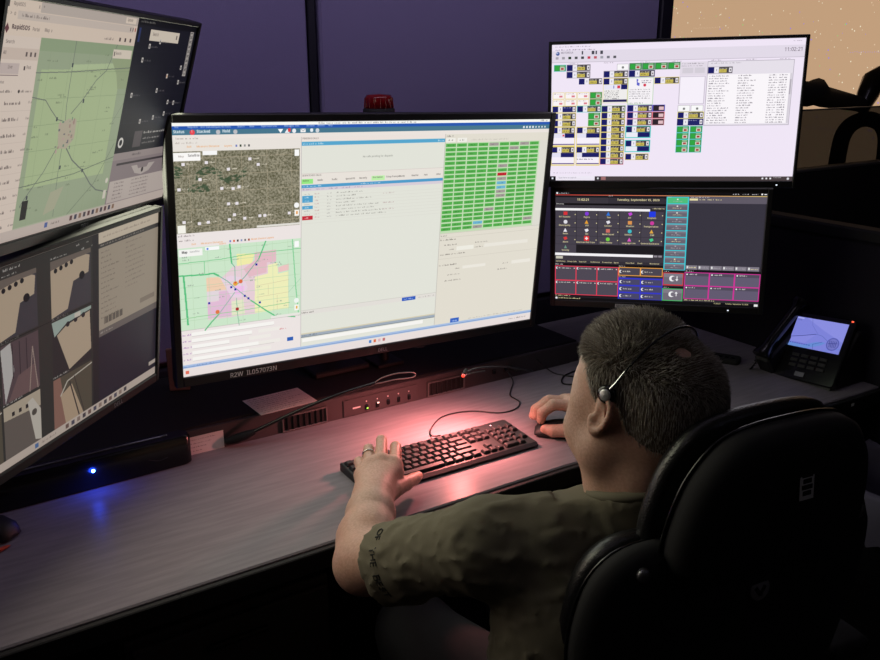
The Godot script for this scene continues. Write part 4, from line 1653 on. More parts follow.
	fill(im, [[740, 440], [780, 440], [790, 452], [850, 452], [860, 440], [904, 440], [868, 466], [818, 474], [772, 466]], Color8(196, 184, 178))
	dot(im, 820, 458, 8, Color8(70, 62, 66))
	R(im, 618, 478, 400, 68, Color8(206, 192, 184))
	for r in 5:
		words(im, 650, 484 + r * 12, 60, 5, Color8(120, 108, 108), rng)
		words(im, 760, 484 + r * 12, 120, 5, Color8(130, 118, 118), rng)
	return im

func screen_cameras() -> Image:
	var im := Image.create(1024, 576, false, Image.FORMAT_RGB8)
	var rng := RandomNumberGenerator.new()
	rng.seed = 44
	im.fill(Color8(62, 60, 58))
	var nz := FastNoiseLite.new()
	nz.seed = 2
	nz.frequency = 0.03
	words(im, 340, 10, 60, 7, Color8(200, 195, 190), rng)
	for k in 4:
		words(im, 620 + k * 22, 12 + (k % 2) * 16, 14, 6, Color8(200, 195, 190), rng)
	# twelve views in four columns
	for c in 4:
		for r in 3:
			var x: int = [20, 160, 318, 512][c]
			var w: int = [130, 150, 140, 170][c]
			var y: int = [36, 214, 392][r]
			var h: int = [166, 168, 158][r]
			R(im, x, y, w, h, Color8(90, 82, 80))
			words(im, x, y - 10, 70, 5, Color8(200, 195, 190), rng)
			var lot := Color8(196, 176, 152)
			match (c * 3 + r) % 6:
				0, 3:
					R(im, x, y, w, h, Color8(74, 70, 76))
					fill(im, [[x, y + 14], [x + w * 0.7, y + 4], [x + w - 4, y + 20], [x + w - 10, y + 70], [x + w * 0.55, y + 80], [x + w * 0.4, y + h - 10], [x, y + h]], lot)
					fill(im, [[x, y], [x + w, y], [x + w, y + 14], [x + w * 0.5, y + 16], [x, y + 26]], Color8(120, 108, 100))
					for k in 4:
						dot(im, x + 20 + k * 22, y + 30 - k * 3, 7, Color8(40, 38, 42))
					dot(im, x + w - 40, y + 72, 12, Color8(36, 34, 38))
				1:
					R(im, x, y, w, h, Color8(96, 80, 84))
					fill(im, [[x, y + 10], [x + 36, y], [x + 46, y + h * 0.5], [x + 10, y + h]], Color8(198, 194, 190))
					for k in 3:
						R(im, x + 40 + k * 26, y + 6, 3, int(h * 0.6), Color8(60, 50, 56))
					fill(im, [[x + 20, y + h], [x + 60, y + h * 0.62], [x + w - 20, y + h * 0.55], [x + w, y + h]], Color8(120, 96, 96))
					line(im, [[x + w - 40, y + h], [x + w - 24, y + 40], [x + w - 8, y + h]], 3, Color8(170, 150, 140))
				2:
					R(im, x, y, w, h, Color8(112, 102, 96))
					fill(im, [[x, y], [x + w, y], [x + w, y + 50], [x, y + 40]], Color8(190, 176, 156))
					for k in 3:
						R(im, x + 30 + k * 26, y + 24, 10, 12, Color8(54, 50, 52))
					fill(im, [[x + w - 50, y + 20], [x + w - 30, y + 14], [x + w, y + 60], [x + w, y + h], [x + w - 24, y + h - 10]], Color8(206, 198, 186))
					dot(im, x + w - 26, y + 60, 10, Color8(90, 84, 78))
				4:
					R(im, x, y, w, h, Color8(58, 54, 56))
					fill(im, [[x, y], [x + w, y], [x + w, y + 10], [x + 60, y + 20], [x + 10, y + 46]], Color8(170, 186, 176))
					fill(im, [[x + 20, y + 44], [x + 60, y + 26], [x + w - 6, y + 14], [x + w, y + h - 30], [x + 70, y + h]], lot)
					for k in 3:
						dot(im, x + 66 + k * 34, y + 24 - k * 3, 8, Color8(50, 46, 50))
					R(im, x + 96, y + 2, 26, 14, Color8(220, 210, 196))
				5:
					R(im, x, y, w, h, Color8(96, 88, 76))
					fill(im, [[x, y], [x + 30, y], [x + 60, y + h], [x, y + h]], Color8(150, 112, 100))
					fill(im, [[x + 30, y + 60], [x + 80, y + 40], [x + 130, y + h], [x + 50, y + h]], Color8(190, 166, 140))
					line(im, [[x + 30, y + 60], [x + 60, y + 24], [x + w, y + 8]], 4, Color8(200, 192, 178))
					line(im, [[x + 70, y + 30], [x + 110, y + h]], 4, Color8(70, 62, 60))
					line(im, [[x + 90, y + 20], [x + 134, y + h]], 3, Color8(70, 62, 60))
	for x in range(0, 700, 2):
		R(im, x, 206, 2, 2, Color8(30, 28, 30))
	# pale window on the right
	R(im, 690, 0, 30, 576, Color8(50, 47, 50))
	R(im, 719, 0, 305, 36, Color8(222, 206, 184))
	words(im, 740, 14, 240, 7, Color8(170, 156, 142), rng)
	R(im, 719, 36, 305, 14, Color8(70, 66, 66))
	words(im, 726, 40, 220, 5, Color8(170, 160, 150), rng)
	R(im, 719, 50, 305, 260, Color8(178, 164, 146))
	for k in 14:
		words(im, 730, 62 + k * 16, rng.randi_range(40, 90), 5, Color8(128, 116, 104), rng)
		if k < 10:
			words(im, 850, 60 + k * 16, rng.randi_range(40, 110), 5, Color8(140, 126, 114), rng)
	for k in 16:
		R(im, 744 + k * 6, 274, 4 if k % 3 else 2, 22, Color8(60, 54, 54))
	R(im, 930, 270, 80, 16, Color8(150, 136, 122))
	R(im, 719, 310, 305, 22, Color8(120, 110, 106))
	words(im, 726, 317, 60, 6, Color8(190, 180, 170), rng)
	R(im, 719, 332, 305, 218, Color8(52, 48, 58))
	R(im, 986, 520, 38, 14, Color8(200, 186, 174))
	# task bar
	R(im, 0, 550, 1024, 26, Color8(206, 190, 178))
	R(im, 430, 556, 14, 14, Color8(90, 120, 170))
	words(im, 458, 559, 60, 7, Color8(140, 126, 120), rng)
	for k in 12:
		R(im, 560 + k * 26, 556, 14, 14, [Color8(120, 96, 90), Color8(90, 86, 100), Color8(150, 130, 120), Color8(80, 74, 80)][k % 4])
	return im

func screen_phone() -> Image:
	var im := Image.create(320, 180, false, Image.FORMAT_RGB8)
	im.fill(Color8(134, 140, 232))
	fill(im, [[60, 0], [320, 0], [320, 110], [190, 60]], Color8(148, 152, 240))
	fill(im, [[0, 120], [110, 96], [150, 90], [100, 150], [0, 150]], Color8(142, 146, 236))
	fill(im, [[0, 158], [90, 164], [170, 132], [226, 126], [200, 148], [120, 180], [0, 180]], Color8(112, 150, 226))
	line(im, [[0, 126], [70, 110], [150, 88]], 3, Color8(60, 70, 150))
	line(im, [[96, 0], [110, 40], [160, 86]], 2, Color8(110, 118, 206))
	line(im, [[150, 88], [190, 92], [230, 116]], 2, Color8(90, 110, 190))
	line(im, [[160, 180], [150, 150], [200, 128]], 2, Color8(60, 90, 170))
	line(im, [[230, 180], [260, 160], [320, 150]], 2, Color8(100, 140, 220))
	for k in 9:
		R(im, 6 + k * 15, 156, 9, 6, Color8(70, 90, 190))
	dot(im, 266, 128, 38, Color8(92, 98, 186))
	dot(im, 266, 128, 32, Color8(122, 126, 208))
	for k in 5:
		line(im, [[244 + k * 10, 110], [250 + k * 9, 146]], 3, Color8(64, 70, 150))
	line(im, [[240, 128], [292, 120]], 3, Color8(64, 70, 150))
	R(im, 4, 4, 40, 6, Color8(190, 196, 250))
	var rng := RandomNumberGenerator.new()
	rng.seed = 3
	words(im, 6, 14, 30, 7, Color8(70, 80, 150), rng)
	return im

# ------------------------------------------------------------------ things on the desk
func build_desk_items() -> void:
	build_keyboard()
	build_mouse()
	build_lamps()
	var st := S()
	var pts := smooth_path([Vector3(0.985, 0.768, -1.515), Vector3(0.983, 0.754, -1.55), Vector3(1.003, 0.753, -1.585), Vector3(1.058, 0.753, -1.629), Vector3(1.107, 0.753, -1.635), Vector3(1.156, 0.753, -1.618), Vector3(1.201, 0.753, -1.575), Vector3(1.249, 0.753, -1.573), Vector3(1.288, 0.753, -1.603), Vector3(1.294, 0.753, -1.650), Vector3(1.322, 0.753, -1.685), Vector3(1.36, 0.757, -1.725), Vector3(1.365, 0.776, -1.762)], 6)
	tube(st, pts, 0.0016, 7)
	one("keyboard_cable", done(st), M.cable, "thin black cable winding from the keyboard across the desk to the fascia", "cable")
	st = S()
	pts = smooth_path([Vector3(1.47, 0.79, -1.76), Vector3(1.50, 0.754, -1.72), Vector3(1.53, 0.753, -1.66), Vector3(1.50, 0.753, -1.62), Vector3(1.47, 0.753, -1.645), Vector3(1.52, 0.753, -1.69), Vector3(1.62, 0.753, -1.70), Vector3(1.75, 0.753, -1.66)], 6)
	tube(st, pts, 0.002, 7)
	one("loose_cable", done(st), M.cable, "short black cable curled on the desk below the pair of monitors", "cable")
	# black box with the blue light
	var o := thing("sound_bar", "slim black sound bar with a blue light under the camera monitor", "speaker", Vector3(0.235, 0.75, -1.737), yaw(2))
	st = S()
	var rings := []
	for e in [[0.004, 0.0], [0.0, 0.004], [0.0, 0.064], [0.004, 0.069]]:
		var ring := PackedVector3Array()
		for c in round_rect(0.47 - e[0] * 2, 0.044 - e[0] * 2, 0.016, 5):
			ring.append(Vector3(c.x, e[1], c.y))
		rings.append(ring)
	loft(st, rings)
	part("case", done(st), M.gloss_black, o)
	part("trim", box(Vector3(0.38, 0.003, 0.004), 0.001, Vector3(0.0, 0.0700, -0.004)), M.steel, o)
	part("foot", box(Vector3(0.40, 0.002, 0.03), 0.0005, Vector3(0, 0.0008, 0)), M.soft_black, o)
	st = S()
	lathe(st, [Vector2(0.0, 0.0), Vector2(0.0035, 0.0), Vector2(0.0035, 0.0015), Vector2(0.0, 0.003)], 14, at(Vector3(0.026, 0.042, 0.0218), Basis(Vector3.RIGHT, PI / 2)))
	part("power_light", done(st), glow("blue_led", Color8(50, 95, 255), 80.0), o)
	lamp(o, "power_glow", Vector3(0.026, 0.042, 0.0290), Color8(30, 70, 255), 0.0035, 0.003)
	st = S()
	tube(st, smooth_path([Vector3(0.14, 0.034, 0.0223), Vector3(0.16, 0.027, 0.0223), Vector3(0.18, 0.030, 0.0223)], 4), 0.0008, 6)
	part("emblem", done(st), M.black_plastic, o)
	# papers
	o = thing("paper_sheet", "printed white sheet lying on the deck below the large monitor", "paper", Vector3(0.716, 0.8105, -1.815), yaw(3))
	part("sheet", box(Vector3(0.148, 0.0008, 0.108), 0.0002, Vector3(0, 0.0005, 0)), M.paper, o)
	var rng := RandomNumberGenerator.new()
	rng.seed = 6
	var im := Image.create(256, 192, false, Image.FORMAT_RGB8)
	im.fill(Color8(230, 226, 222))
	for r in 9:
		words(im, 14, 14 + r * 20, 226 - (r % 3) * 40, 7, Color8(120, 112, 112), rng)
	var pm := mat("sheet_print", Color.WHITE, 0.85)
	pm.albedo_texture = ImageTexture.create_from_image(im)
	var f := part("print", sheet(0.146, 0.106), pm, o)
	f.transform = at(Vector3(0, 0.0012, 0), Basis(Vector3.RIGHT, -PI / 2))
	o = thing("paper_label", "white printed label stuck on the fascia beside the sound bar", "label", Vector3(0.505, 0.771, -1.7655))
	part("label_card", box(Vector3(0.100, 0.044, 0.0008), 0.0002, Vector3(0, 0, 0)), M.paper, o)
	im = Image.create(256, 112, false, Image.FORMAT_RGB8)
	im.fill(Color8(236, 230, 228))
	for r in 4:
		words(im, 12, 14 + r * 24, 200 - r * 30, 7, Color8(150, 140, 142), rng)
	pm = mat("label_print", Color.WHITE, 0.85)
	pm.albedo_texture = ImageTexture.create_from_image(im)
	f = part("print", sheet(0.098, 0.042), pm, o)
	f.position = Vector3(0, 0, 0.0006)
	one("document_folder", box(Vector3(0.05, 0.11, 0.012), 0.002), M.brown_card, "narrow brown folder standing between the camera monitor and the large monitor", "folder", Vector3(0.535, 0.866, -2.02), yaw(-20))
	# beacon behind the large monitor
	o = thing("beacon_light", "red beacon on a black base above the large monitor", "beacon", Vector3(1.065, 0.81, -1.92))
	st = S()
	tube(st, [Vector3(0, 0.0, 0), Vector3(0, 0.66, 0)], 0.012, 10)
	bx(st, Vector3(0.08, 0.01, 0.08), at(Vector3(0, 0.005, 0)), 0.002)
	part("pole", done(st), M.black_plastic, o)
	st = S()
	lathe(st, [Vector2(0, 0.645), Vector2(0.039, 0.645), Vector2(0.040, 0.65), Vector2(0.040, 0.672), Vector2(0.037, 0.675), Vector2(0, 0.675)], 28)
	part("base", done(st), M.soft_black, o)
	st = S()
	lathe(st, [Vector2(0, 0.674), Vector2(0.0365, 0.674), Vector2(0.0345, 0.700), Vector2(0.031, 0.7065), Vector2(0, 0.709)], 28)
	for k in 16:
		var a := TAU * k / 16
		tube(st, [Vector3(cos(a) * 0.0366, 0.676, sin(a) * 0.0366), Vector3(cos(a) * 0.0345, 0.70, sin(a) * 0.0345)], 0.0012, 5)
	part("lens", done(st), M.red_lens, o)
	# things at the near left end
	o = thing("spare_mouse", "black computer mouse lying in front of the sound bar", "mouse", Vector3(0.055, 0.75, -1.64), yaw(40))
	mouse_parts(o)
	o = thing("pen", "dark pen with an orange tip lying by the spare mouse", "pen", Vector3(0.045, 0.7545, -1.555), yaw(20))
	st = S()
	tube(st, [Vector3(-0.11, 0, 0), Vector3(0.02, 0, 0)], 0.004, 10)
	part("barrel", done(st), M.soft_black, o)
	st = S()
	tube(st, [Vector3(0.0195, 0, 0), Vector3(0.033, 0, 0), Vector3(0.04, 0, 0)], [0.0042, 0.003, 0.0008], 10)
	part("tip", done(st), M.orange_plastic, o)

func build_keyboard() -> void:
	var o := thing("keyboard", "black full-size keyboard under the operator's hand", "keyboard", Vector3(0.942, 0.75, -1.442), yaw(-0.5))
	var slope := Basis(Vector3.RIGHT, deg_to_rad(4.0))
	var st := S()
	var prof := PackedVector2Array([Vector2(-0.069, 0.004), Vector2(-0.068, 0.019), Vector2(-0.060, 0.021), Vector2(0.062, 0.0125), Vector2(0.070, 0.007), Vector2(0.068, 0.001), Vector2(-0.066, 0.001)])
	# profile in z, y swept along x
	slab(st, prof, -0.219, 0.219, Transform3D(Basis(Vector3(0, 0, 1), Vector3(0, 1, 0), Vector3(-1, 0, 0)), Vector3.ZERO), 0.0012)
	part("case", done(st), M.black_plastic, o)
	for s in [-1.0, 1.0]:
		part("foot", box(Vector3(0.03, 0.004, 0.01), 0.001, Vector3(s * 0.17, 0.001, -0.055)), M.soft_black, o)
	var caps := {}
	var u := 0.01905
	var rows := [
		[[0, 1], [2, 1], [3, 1], [4, 1], [5, 1], [6.5, 1], [7.5, 1], [8.5, 1], [9.5, 1], [11, 1], [12, 1], [13, 1], [14, 1], [15.25, 1], [16.25, 1], [17.25, 1]],
		[[0, 1], [1, 1], [2, 1], [3, 1], [4, 1], [5, 1], [6, 1], [7, 1], [8, 1], [9, 1], [10, 1], [11, 1], [12, 1], [13, 2], [15.25, 1], [16.25, 1], [17.25, 1], [18.5, 1], [19.5, 1], [20.5, 1], [21.5, 1]],
		[[0, 1.5], [1.5, 1], [2.5, 1], [3.5, 1], [4.5, 1], [5.5, 1], [6.5, 1], [7.5, 1], [8.5, 1], [9.5, 1], [10.5, 1], [11.5, 1], [12.5, 1], [13.5, 1.5], [15.25, 1], [16.25, 1], [17.25, 1], [18.5, 1], [19.5, 1], [20.5, 1], [21.5, 1]],
		[[0, 1.75], [1.75, 1], [2.75, 1], [3.75, 1], [4.75, 1], [5.75, 1], [6.75, 1], [7.75, 1], [8.75, 1], [9.75, 1], [10.75, 1], [11.75, 1], [12.75, 2.25], [18.5, 1], [19.5, 1], [20.5, 1]],
		[[0, 2.25], [2.25, 1], [3.25, 1], [4.25, 1], [5.25, 1], [6.25, 1], [7.25, 1], [8.25, 1], [9.25, 1], [10.25, 1], [11.25, 1], [12.25, 2.75], [16.25, 1], [18.5, 1], [19.5, 1], [20.5, 1], [21.5, 1]],
		[[0, 1.25], [1.25, 1.25], [2.5, 1.25], [3.75, 6.25], [10, 1.25], [11.25, 1.25], [12.5, 1.25], [13.75, 1.25], [15.25, 1], [16.25, 1], [17.25, 1], [18.5, 2], [20.5, 1]]]
	for r in rows.size():
		var z := -0.050 + r * 0.0188 + (0.003 if r > 0 else 0.0)
		for k in rows[r]:
			var w: float = k[1]
			if not caps.has(w):
				var ks := S()
				var rings := []
				for e in [[0.0, 0.0], [0.0, 0.003], [0.0022, 0.0072], [0.003, 0.0078]]:
					var ring := PackedVector3Array()
					for c in round_rect(w * u - 0.0022 - e[0] * 2, 0.0166 - e[0] * 2, 0.0016, 2):
						ring.append(Vector3(c.x, e[1], c.y))
					rings.append(ring)
				loft(ks, rings, Transform3D(), false)
				caps[w] = done(ks)
			var y := 0.0205 - (z + 0.060) * 0.0697
			var kk := part("key", caps[w], M.key_black, o)
			kk.transform = at(Vector3(-0.2145 + (k[0] + w / 2.0) * u, y - 0.0006, z), slope)
	part("indicator_light", box(Vector3(0.002, 0.0008, 0.004), 0.0002, Vector3(0.17, 0.0208, -0.052)), glow("keyboard_led", Color8(220, 240, 255), 0.6), o)

func mouse_parts(o: Node3D) -> void:
	var st := S()
	var rings := []
	var zs := [-0.057, -0.05, -0.035, -0.01, 0.02, 0.042, 0.054, 0.058]
	var hs := [0.012, 0.021, 0.028, 0.035, 0.038, 0.032, 0.020, 0.010]
	var ws := [0.020, 0.027, 0.030, 0.031, 0.032, 0.030, 0.022, 0.012]
	for i in zs.size():
		var ring := PackedVector3Array()
		for k in 18:
			var a := TAU * k / 18
			var c := cos(a)
			var s := sin(a)
			ring.append(Vector3(signf(c) * pow(absf(c), 0.7) * ws[i], maxf(0.0, 0.004 + (hs[i] - 0.004) * (s if s > 0 else s * 0.1)), zs[i]))
		rings.append(ring)
	loft(st, rings)
	part("shell", done(st), M.key_black, o)
	st = S()
	lathe(st, [Vector2(0, -0.003), Vector2(0.009, -0.003), Vector2(0.010, 0), Vector2(0.009, 0.003), Vector2(0, 0.003)], 16, at(Vector3(0, 0.0235, -0.036), Basis(Vector3.BACK, PI / 2)))
	part("scroll_wheel", done(st), M.soft_black, o)
	part("seam", box(Vector3(0.0012, 0.002, 0.03), 0.0003, Vector3(0, 0.030, -0.034)), M.soft_black, o)

func build_mouse() -> void:
	var o := thing("computer_mouse", "black computer mouse gripped by the operator's hand past the keyboard", "mouse", Vector3(1.246, 0.75, -1.400), yaw(48))
	mouse_parts(o)

func build_lamps() -> void:
	# first gooseneck: unlit
	var o := thing("gooseneck_lamp", "unlit black gooseneck lamp rising from a plug by the white label", "lamp", Vector3(0.573, 0.773, -1.76))
	var st := S()
	tube(st, [Vector3(0.556, 0.766, -1.758), Vector3(0.575, 0.770, -1.752), Vector3(0.60, 0.780, -1.738), Vector3(0.618, 0.787, -1.730)], [0.008, 0.011, 0.010, 0.006], 12)
	part("plug", done(st), M.soft_black, o, true)
	st = S()
	var p := smooth_path([Vector3(0.612, 0.786, -1.732), Vector3(0.718, 0.828, -1.70), Vector3(0.807, 0.858, -1.67), Vector3(0.889, 0.874, -1.65)], 6)
	tube(st, p, 0.0042, 9)
	part("stem", done(st), M.gloss_black, o, true)
	st = S()
	p = smooth_path([Vector3(0.885, 0.873, -1.651), Vector3(0.905, 0.886, -1.645), Vector3(0.94, 0.893, -1.635), Vector3(0.975, 0.892, -1.622), Vector3(0.982, 0.886, -1.619), Vector3(0.972, 0.880, -1.622), Vector3(0.935, 0.878, -1.636), Vector3(0.905, 0.874, -1.645), Vector3(0.885, 0.872, -1.651)], 5)
	tube(st, p, 0.0015, 7)
	part("head_frame", done(st), M.dull_metal, o, true)
	# second gooseneck: its red lamp lights the keyboard
	o = thing("gooseneck_lamp", "thin gooseneck lamp with a glowing red tip above the keyboard cable", "lamp", Vector3(1.385, 0.778, -1.76))
	st = S()
	tube(st, [Vector3(1.385, 0.778, -1.766), Vector3(1.388, 0.778, -1.745), Vector3(1.397, 0.779, -1.738)], [0.007, 0.008, 0.005], 12)
	part("plug", done(st), M.soft_black, o, true)
	st = S()
	p = smooth_path([Vector3(1.392, 0.779, -1.742), Vector3(1.42, 0.776, -1.730), Vector3(1.400, 0.786, -1.695), Vector3(1.291, 0.838, -1.63), Vector3(1.205, 0.872, -1.585), Vector3(1.105, 0.902, -1.54), Vector3(1.048, 0.911, -1.510)], 7)
	tube(st, p, 0.0022, 8)
	p = smooth_path([Vector3(1.048, 0.906, -1.510), Vector3(1.100, 0.890, -1.545), Vector3(1.165, 0.868, -1.59)], 6)
	tube(st, p, 0.0016, 7)
	part("stem", done(st), M.black_plastic, o, true)
	st = S()
	tube(st, [Vector3(1.060, 0.914, -1.520), Vector3(1.043, 0.9095, -1.506)], [0.004, 0.0055], 12)
	part("lamp_head", done(st), M.soft_black, o, true)
	var tip := Vector3(1.0392, 0.9082, -1.5030)
	st = S()
	lathe(st, [Vector2(0, -0.0035), Vector2(0.003, -0.0025), Vector2(0.0036, 0), Vector2(0.003, 0.0025), Vector2(0, 0.0035)], 14, at(tip))
	part("bulb", done(st), glow("red_bulb", Color8(255, 70, 50), 1.6), o, true)
	# its reflector throws the light down over the desk, towards the label
	var l := SpotLight3D.new()
	l.name = "bulb_glow"
	l.light_color = LAMP_C
	l.light_energy = LAMP_E
	l.light_size = 0.02
	l.spot_angle = 84.0
	l.spot_angle_attenuation = 1.0
	l.spot_range = 12.0
	l.spot_attenuation = 2.0
	l.shadow_enabled = true
	o.add_child(l)
	l.look_at_from_position(tip, tip + Vector3(-0.20, -0.84, -0.08), Vector3.UP)

const LAMP_C := Color8(255, 138, 132)
const LAMP_E := 0.40

# ------------------------------------------------------------------ desk phone
func build_phone() -> void:
	var b := facing(-92.5, 29.6, 6.0)
	var c := Vector3(2.095, 0.874, -1.307)
	var o := thing("desk_phone", "black desk phone with a glowing violet touch screen", "phone", Vector3(2.07, 0.75, -1.30), yaw(-92.5))
	var up := b.y
	var st := S()
	# face slab that carries the screen, running down to the keys
	slab(st, round_rect(0.186, 0.196, 0.010, 5, Vector2(0, -0.039)), -0.024, -0.0012, at(c, b), 0.003)
	part("display_housing", done(st), M.gloss_black, o, true)
	var sc := part("screen", sheet(0.154, 0.087), screen_material("phone_screen", screen_phone(), 0.85), o, true)
	sc.transform = sc.transform * at(c, b)
	var g := Node3D.new()
	g.name = "screen_light"
	o.add_child(g)
	g.global_transform = at(c, b)
	panel_light(g, "glow", at(Vector3(0, 0, 0.004), yaw(180)), 0.154, 0.087, Color8(150, 154, 236), 0.001)
	part("call_light", box(Vector3(0.006, 0.004, 0.002), 0.0008), glow("phone_led", Color8(255, 90, 60), 1.6), o, true).transform = (o.global_transform.affine_inverse()) * at(c + b * Vector3(0.084, 0.053, 0.0002), b)
	# wedge body, in the phone's own axes: x across, z towards the user
	st = S()
	var prof := PackedVector2Array([Vector2(-0.075, 0.0), Vector2(0.070, 0.0), Vector2(0.060, 0.02), Vector2(-0.02, 0.150), Vector2(-0.035, 0.150), Vector2(-0.075, 0.02)])
	slab(st, prof, -0.085, 0.085, Transform3D(Basis(Vector3(0, 0, 1), Vector3(0, 1, 0), Vector3(-1, 0, 0)), Vector3(0.004, 0.0, -0.040)), 0.003)
	part("body", done(st), M.black_plastic, o)
	for r in 3:
		for k in 4:
			var kk := part("button", box(Vector3(0.022, 0.009, 0.003), 0.001), M.key_black, o)
			kk.transform = o.global_transform.affine_inverse() * at(c + b * Vector3(-0.042 + k * 0.028, -0.066 - r * 0.015, 0.0), b)
	var pl := part("name_plate", box(Vector3(0.028, 0.013, 0.001), 0.0003), M.steel, o)
	pl.transform = o.global_transform.affine_inverse() * at(c + b * Vector3(-0.012, -0.119, -0.0006), b)
	# handset on its cradle at the left
	st = S()
	var hp := smooth_path([Vector3(-0.105, 0.050, 0.075), Vector3(-0.105, 0.085, 0.045), Vector3(-0.105, 0.125, 0.0), Vector3(-0.105, 0.165, -0.045), Vector3(-0.105, 0.185, -0.07)], 5)
	var rr := []
	for i in hp.size():
		var t := absf(float(i) / (hp.size() - 1) - 0.5) * 2.0
		rr.append(0.017 + 0.011 * smoothstep(0.55, 0.95, t))
	tube(st, hp, rr, 14)
	part("handset", done(st), M.gloss_black, o)
	st = S()
	bx(st, Vector3(0.05, 0.09, 0.16), at(Vector3(-0.105, 0.052, -0.012), Basis(Vector3.RIGHT, deg_to_rad(35))), 0.006)
	part("cradle", done(st), M.black_plastic, o)
	st = S()
	var cp := []
	for k in 60:
		var t := k / 59.0
		var a := t * TAU * 14
		var base := Vector3(-0.105, 0.04, 0.085).lerp(Vector3(-0.19, 0.008, -0.02), t) + Vector3(0, -0.03 * sin(PI * t), 0.03 * sin(PI * t))
		cp.append(base + Vector3(0, maxf(cos(a) * 0.005, 0.0), sin(a) * 0.005))
	tube(st, cp, 0.0016, 5)
	part("coiled_cord", done(st), M.cable, o)
	# flat black thing lying beside it
	var h := thing("remote_control", "flat black remote lying on the desk beside the phone", "remote", Vector3(1.985, 0.75, -1.545), yaw(-62))
	st = S()
	slab(st, round_rect(0.13, 0.05, 0.012), 0.0, 0.016, at(Vector3.ZERO, Basis(Vector3.RIGHT, -PI / 2)), 0.003)
	part("case", done(st), M.soft_black, h)
	for k in 6:
		part("button", box(Vector3(0.010, 0.003, 0.008), 0.001, Vector3(-0.045 + k * 0.018, 0.016, 0.008)), M.gloss_black, h)

# ------------------------------------------------------------------ the operator's chair
func mirror_outline(half: Array, per := 4) -> PackedVector2Array:
	var pts := []
	for p in half:
		pts.append(Vector3(p[0], p[1], 0))
	for i in range(half.size() - 2, 0, -1):
		pts.append(Vector3(-half[i][0], half[i][1], 0))
	var n := pts.size()
	var out := PackedVector2Array()
	for i in n:
		for k in per:
			var v: Vector3 = pts[i].cubic_interpolate(pts[(i + 1) % n], pts[(i + n - 1) % n], pts[(i + 2) % n], float(k) / per)
			out.append(Vector2(v.x, v.y))
	return out

# a padded slab: outline in x, y; layers of [inset, z]; bend(p) moves each point
func pad(outline: PackedVector2Array, layers: Array, bend: Callable) -> ArrayMesh:
	var c := Vector2.ZERO
	for p in outline:
		c += p
	c /= outline.size()
	var rings := []
	for l in layers:
		var ring := PackedVector3Array()
		for p in outline:
			var d := p - c
			var s: float = (d.length() - l[0]) / d.length()
			ring.append(bend.call(Vector3(c.x + d.x * s, c.y + d.y * s, l[1])))
		rings.append(ring)
	var st := S()
	loft(st, rings, Transform3D(), true, true, false)
	return done(st)

